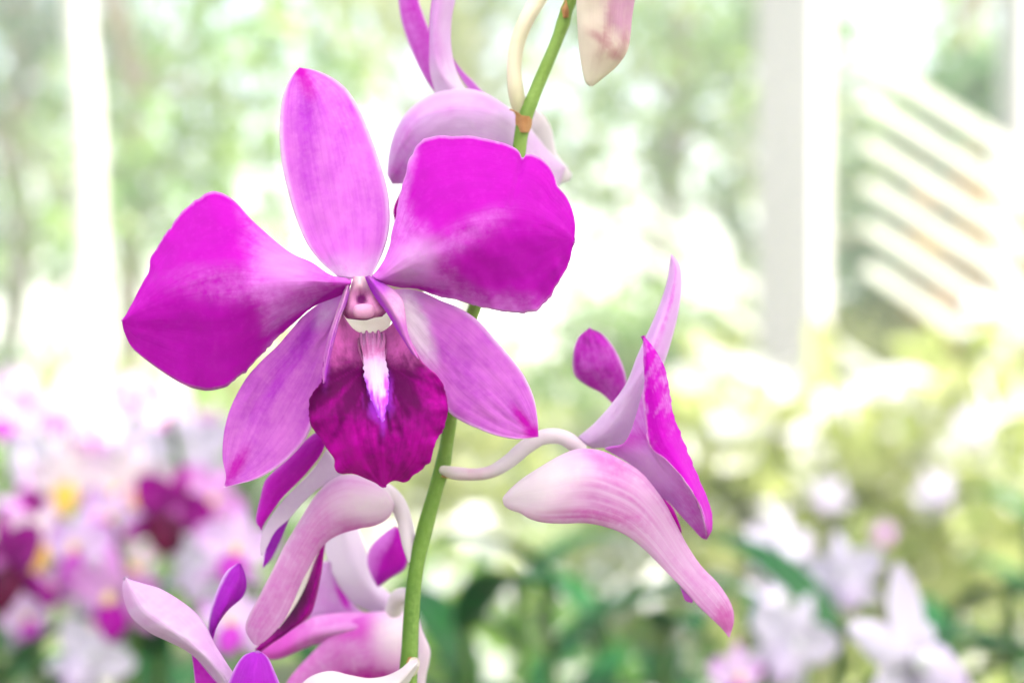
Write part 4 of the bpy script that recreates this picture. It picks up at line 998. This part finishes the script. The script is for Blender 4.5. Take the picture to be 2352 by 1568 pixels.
loft("petal", [
    [(662, 1180, 0), (640, 1200, 0), (622, 1225, 0), (610, 1262, 0), (603, 1300, 0)],
    [(668, 1182, 0), (655, 1215, 0), (640, 1250, 0), (622, 1285, 0), (604, 1304, 0)]],
    M_purple, lo, base=B + 4, nu=12, nv=24, pig=lambda u, v, x, y: (.3 + 0 * u, 0 * u, edge_white(u, v, .08, .4)))
def pg(u, v, x, y):
    return .9 * blob(x, y, 675, 1400, 30, 100, 33, .8) + .25 * fnoise(x / 10, y / 40) - .1, 0 * u, 0 * u
loft("lip", [
    [(733, 1240, 1), (722, 1280, 1), (700, 1330, 1), (672, 1385, 1), (640, 1430, 1), (612, 1462, 1), (585, 1490, 1)],
    [(742, 1245, -1), (735, 1290, -2), (722, 1345, -3), (706, 1395, -3), (680, 1430, -3), (640, 1462, -2), (592, 1494, 1)],
    [(748, 1240, 2), (742, 1290, 1), (734, 1340, 0), (722, 1390, 0), (712, 1412, 0), (690, 1432, 0), (648, 1460, 0), (597, 1497, 1)]],
    M_lip, lo, base=B + 5, nu=24, nv=50, pig=pg, ripple=.5)
loft("lip_throat", [
    [(735, 1235, 0), (700, 1300, 0), (672, 1355, 0), (648, 1410, 0), (636, 1440, 0)],
    [(745, 1238, 0), (722, 1290, 0), (702, 1345, 0), (675, 1395, 0), (640, 1442, 0)]],
    M_throat, lo, base=B + 4, nu=12, nv=30, pig=lambda u, v, x, y: (0 * u, 0 * u, 0 * u))

# ------------------------------------------------------------------ bloom behind it, left of the stem foot
rear = empty("orchid_flower", tuple(P(890, 1420, FOC + .036)), "blurred pink and white orchid facing away at the bottom left of the stem", "orchid flower", "orchid blooms on the near spray")
B = 44.0
loft("dorsal_sepal", [
    [(742, 1235, 2), (748, 1275, 1), (766, 1320, 0), (790, 1362, 0), (820, 1390, 0), (860, 1408, 0)],
    [(785, 1215, 0), (800, 1270, -1), (822, 1320, -2), (850, 1360, -2), (880, 1388, -1), (900, 1400, 0)],
    [(822, 1210, 2), (838, 1255, 1), (852, 1300, 0), (872, 1340, 0), (905, 1368, 0), (930, 1385, 0)]],
    M_back, rear, base=B, nu=22, nv=40, pig=lambda u, v, x, y: (0 * u, 0 * u, .9 - .3 * sm(1300, 1400, y)))
loft("petal", [
    [(733, 1285, 0), (725, 1330, 0), (716, 1385, 0), (712, 1420, 0), (740, 1428, 0)],
    [(755, 1290, -2), (762, 1340, -2), (770, 1380, -2), (780, 1405, -2), (800, 1420, -1)],
    [(768, 1290, 0), (785, 1330, 0), (802, 1370, 0), (822, 1395, 0), (850, 1412, 0)]],
    M_back, rear, base=B + 2, nu=22, nv=30, pig=lambda u, v, x, y: (.18 + .8 * blob(x, y, 785, 1368, 9, 34, -30, .6), 1.0 * blob(x, y, 788, 1372, 7, 30, -30, .6), 0 * u))
loft("petal", [
    [(905, 1208, 0), (880, 1225, 0), (850, 1255, 0), (843, 1290, 0), (852, 1320, 0), (866, 1346, 0)],
    [(912, 1210, -1), (905, 1250, -2), (892, 1290, -2), (880, 1320, -2), (868, 1346, 0)],
    [(920, 1212, 0), (933, 1248, 0), (938, 1285, 0), (928, 1308, 0), (900, 1325, 0), (869, 1347, 0)]],
    M_petal, rear, base=B - 6, nu=24, nv=34, pig=lambda u, v, x, y: (.15 + .9 * sm(.3, .6, u + .3 * v), .5 * sm(1300, 1330, y + .4 * (x - 870)), .3 * edge_white(u, v, .08, 1)))
def pg(u, v, x, y):
    return .45 + .6 * blob(x, y, 815, 1440, 60, 22, -10, .9) + .5 * sm(700, 620, x), .8 * blob(x, y, 860, 1545, 75, 18, 0, .5), .85 * blob(x, y, 915, 1440, 45, 60, 0, .9)
M_rose = petal_mat("sepal_rose", (0.66, 0.34, 0.66), (0.56, 0.08, 0.50), (0.42, 0.0, 0.32), white=(0.80, 0.76, 0.78), vein=.35)
loft("petal", [
    [(905, 1400, 0), (850, 1405, 0), (790, 1405, 0), (722, 1415, 0), (680, 1438, 0), (640, 1465, 0), (590, 1492, 0)],
    [(905, 1440, -3), (850, 1440, -4), (790, 1445, -4), (730, 1455, -3), (690, 1470, -2), (640, 1495, -1), (592, 1500, 0)],
    [(900, 1490, 0), (850, 1480, 0), (790, 1475, 0), (730, 1478, 0), (690, 1492, 0), (640, 1512, 0), (596, 1512, 0)]],
    M_rose, rear, base=B - 4, nu=26, nv=44, pig=lambda u, v, x, y: (.35 + .75 * sm(740, 640, x), 0 * u, .8 * sm(840, 910, x)))
pod("lower_sepals", [(960, 1425, 0), (940, 1405, 0), (900, 1402, 0), (850, 1410, 0), (800, 1425, 0), (760, 1455, 0), (715, 1500, 0), (670, 1550, 0), (640, 1600, 0)],
    [(960, 1480, 0), (950, 1530, 0), (915, 1560, 0), (860, 1562, 0), (810, 1558, 0), (770, 1560, 0), (740, 1580, 0), (715, 1605, 0), (700, 1625, 0)],
    M_rose, rear, base=B - 6, flare=[.7, .6, .4, .25, .2], nv=60, nr=36, pig=pg, lump=.2)
tube("pedicel", [(905, 1400, FOC + .034, 20), (915, 1372, FOC + .030, 20), (935, 1366, FOC + .022, 16), (946, 1372, sd, 10)], M_ped2, rear, n=20, pig=lambda u, v, x, y: (.3 + 0 * u, 0 * u, .7 + 0 * u))

# ------------------------------------------------------------------ bloom at the bottom edge, cut by the frame
low = empty("orchid_flower", tuple(P(590, 1640, FOC + .006)), "pink orchid at the bottom edge with a pale curled sepal reaching up left", "orchid flower", "orchid blooms on the near spray")
B = 8.0
def pg(u, v, x, y):
    return .75 * (fnoise(x / 26 + y / 60, y / 18 + x / 50) - .35) * sm(.0, .15, v) + .2, .3 * blob(x, y, 292, 1370, 14, 30), .3 + .35 * sm(.2, .5, u) * sm(.8, .5, u) * fnoise(x / 30, y / 20)
loft("dorsal_sepal", [
    [(284, 1324, 0), (281, 1350, 0), (287, 1385, 0), (303, 1418, 0), (340, 1450, 0), (385, 1472, 0), (425, 1492, 0), (458, 1518, 0), (490, 1555, 1), (515, 1590, 2), (540, 1640, 4)],
    [(288, 1324, -1), (305, 1358, -2), (335, 1398, -3), (375, 1430, -4), (415, 1458, -4), (455, 1490, -4), (492, 1530, -3), (525, 1575, -1), (560, 1640, 3)],
    [(292, 1328, 0), (325, 1338, 0), (365, 1350, 0), (405, 1372, 0), (445, 1402, 0), (472, 1435, 0), (495, 1480, 0), (520, 1520, 0), (548, 1565, 2), (580, 1640, 4)]],
    M_back, low, base=B, nu=32, nv=60, pig=pg, ripple=.6, rseed=4.9)
loft("petal", [
    [(545, 1293, 0), (520, 1312, 0), (500, 1350, 0), (484, 1398, 0), (478, 1440, 0), (484, 1468, 0)],
    [(550, 1293, -1), (545, 1330, -2), (525, 1370, -2), (505, 1410, -2), (490, 1445, -1), (486, 1470, 0)],
    [(554, 1295, 0), (563, 1315, 0), (567, 1345, 0), (556, 1372, 0), (525, 1400, 0), (500, 1435, 0), (489, 1470, 0)]],
    M_purple, low, base=B + 5, nu=22, nv=36, ripple=.3, pig=lambda u, v, x, y: (.45 + .2 * v, 0 * u, .75 * (1 - sm(.03, .12, u)) + .2 * edge_white(u, v, .05, 1)))
loft("petal", [
    [(590, 1493, 0), (560, 1504, 0), (540, 1530, 0), (524, 1568, 0), (515, 1610, 1), (530, 1650, 2)],
    [(592, 1493, -1), (585, 1530, -3), (580, 1570, -4), (578, 1610, -4), (580, 1650, -2)],
    [(594, 1493, 0), (615, 1508, 0), (630, 1538, 0), (643, 1570, 0), (655, 1610, 1), (650, 1650, 2)]],
    M_purple, low, base=B - 5, nu=28, nv=40, ripple=.4, pig=lambda u, v, x, y: (.25 + 0 * u, 0 * u, .55 * (1 - sm(.0, .07, np.minimum(u, 1 - u))) + .5 * sm(.05, 0, v)))
loft("petal", [
    [(440, 1500, 0), (444, 1530, 0), (448, 1568, 0), (455, 1600, 0), (480, 1650, 0)],
    [(452, 1512, 0), (480, 1545, 0), (505, 1575, 0), (525, 1605, 0), (545, 1650, 0)]],
    M_petal, low, base=B + 2, nu=16, nv=24, pig=lambda u, v, x, y: (.9 + 0 * u, 0 * u, .4 * edge_white(u, v, .06, 1)))
tube("pedicel", [(560, 1640, FOC + .008, 22), (650, 1660, FOC + .012, 20), (780, 1690, FOC + .014, 16), (900, 1720, sd, 12), (944, 1750, sd, 10)], M_ped, low, n=30)

# white bloom cut by the bottom edge, its pale sepal curving to the node on the stem
wb = empty("orchid_flower", tuple(P(940, 1530, FOC + .014)), "white curled orchid sepal curving along the bottom edge to the stem node", "orchid flower", "orchid blooms on the near spray")
loft("lateral_sepal", [
    [(958, 1512, 0), (940, 1518, -1), (918, 1536, -1), (885, 1551, 0), (845, 1556, 0), (800, 1548, 0), (765, 1540, 0), (730, 1545, 0), (700, 1562, 0), (670, 1600, 0)],
    [(960, 1520, -2), (944, 1536, -3), (920, 1562, -3), (885, 1582, -3), (845, 1590, -3), (800, 1590, -3), (765, 1590, -3), (735, 1595, -3), (715, 1610, -2), (690, 1640, 0)],
    [(960, 1530, 0), (950, 1548, 0), (930, 1580, 0), (890, 1612, 0), (845, 1630, 0), (800, 1635, 0), (765, 1640, 0), (740, 1645, 0), (725, 1655, 0), (710, 1670, 0)]],
    M_sac, wb, base=10, nu=26, nv=50, ripple=.3, pig=lambda u, v, x, y: (0 * u, 0 * u, .95 + 0 * u))
tube("pedicel", [(952, 1520, sd - .004, 13), (946, 1535, sd - .002, 15), (940, 1548, sd, 12)], M_ped, wb, n=10, pig=lambda u, v, x, y: (0 * u, .2 + 0 * u, .4 + 0 * u))
wc = empty("orchid_bud", tuple(P(968, 1560, FOC + .03)), "slim whitish bud standing right behind the foot of the stem", "flower bud")
pod("spur", [(957, 1405, 0), (954, 1450, 0), (955, 1500, 0), (952, 1560, 0), (952, 1640, 0)], [(960, 1405, 0), (972, 1450, 0), (988, 1490, 0), (986, 1520, 0), (978, 1560, 0), (975, 1640, 0)], M_sac, wc, base=28, k=.8, nv=30, nr=20, pig=lambda u, v, x, y: (.1 + 0 * u, 0 * u, .7 + 0 * u))
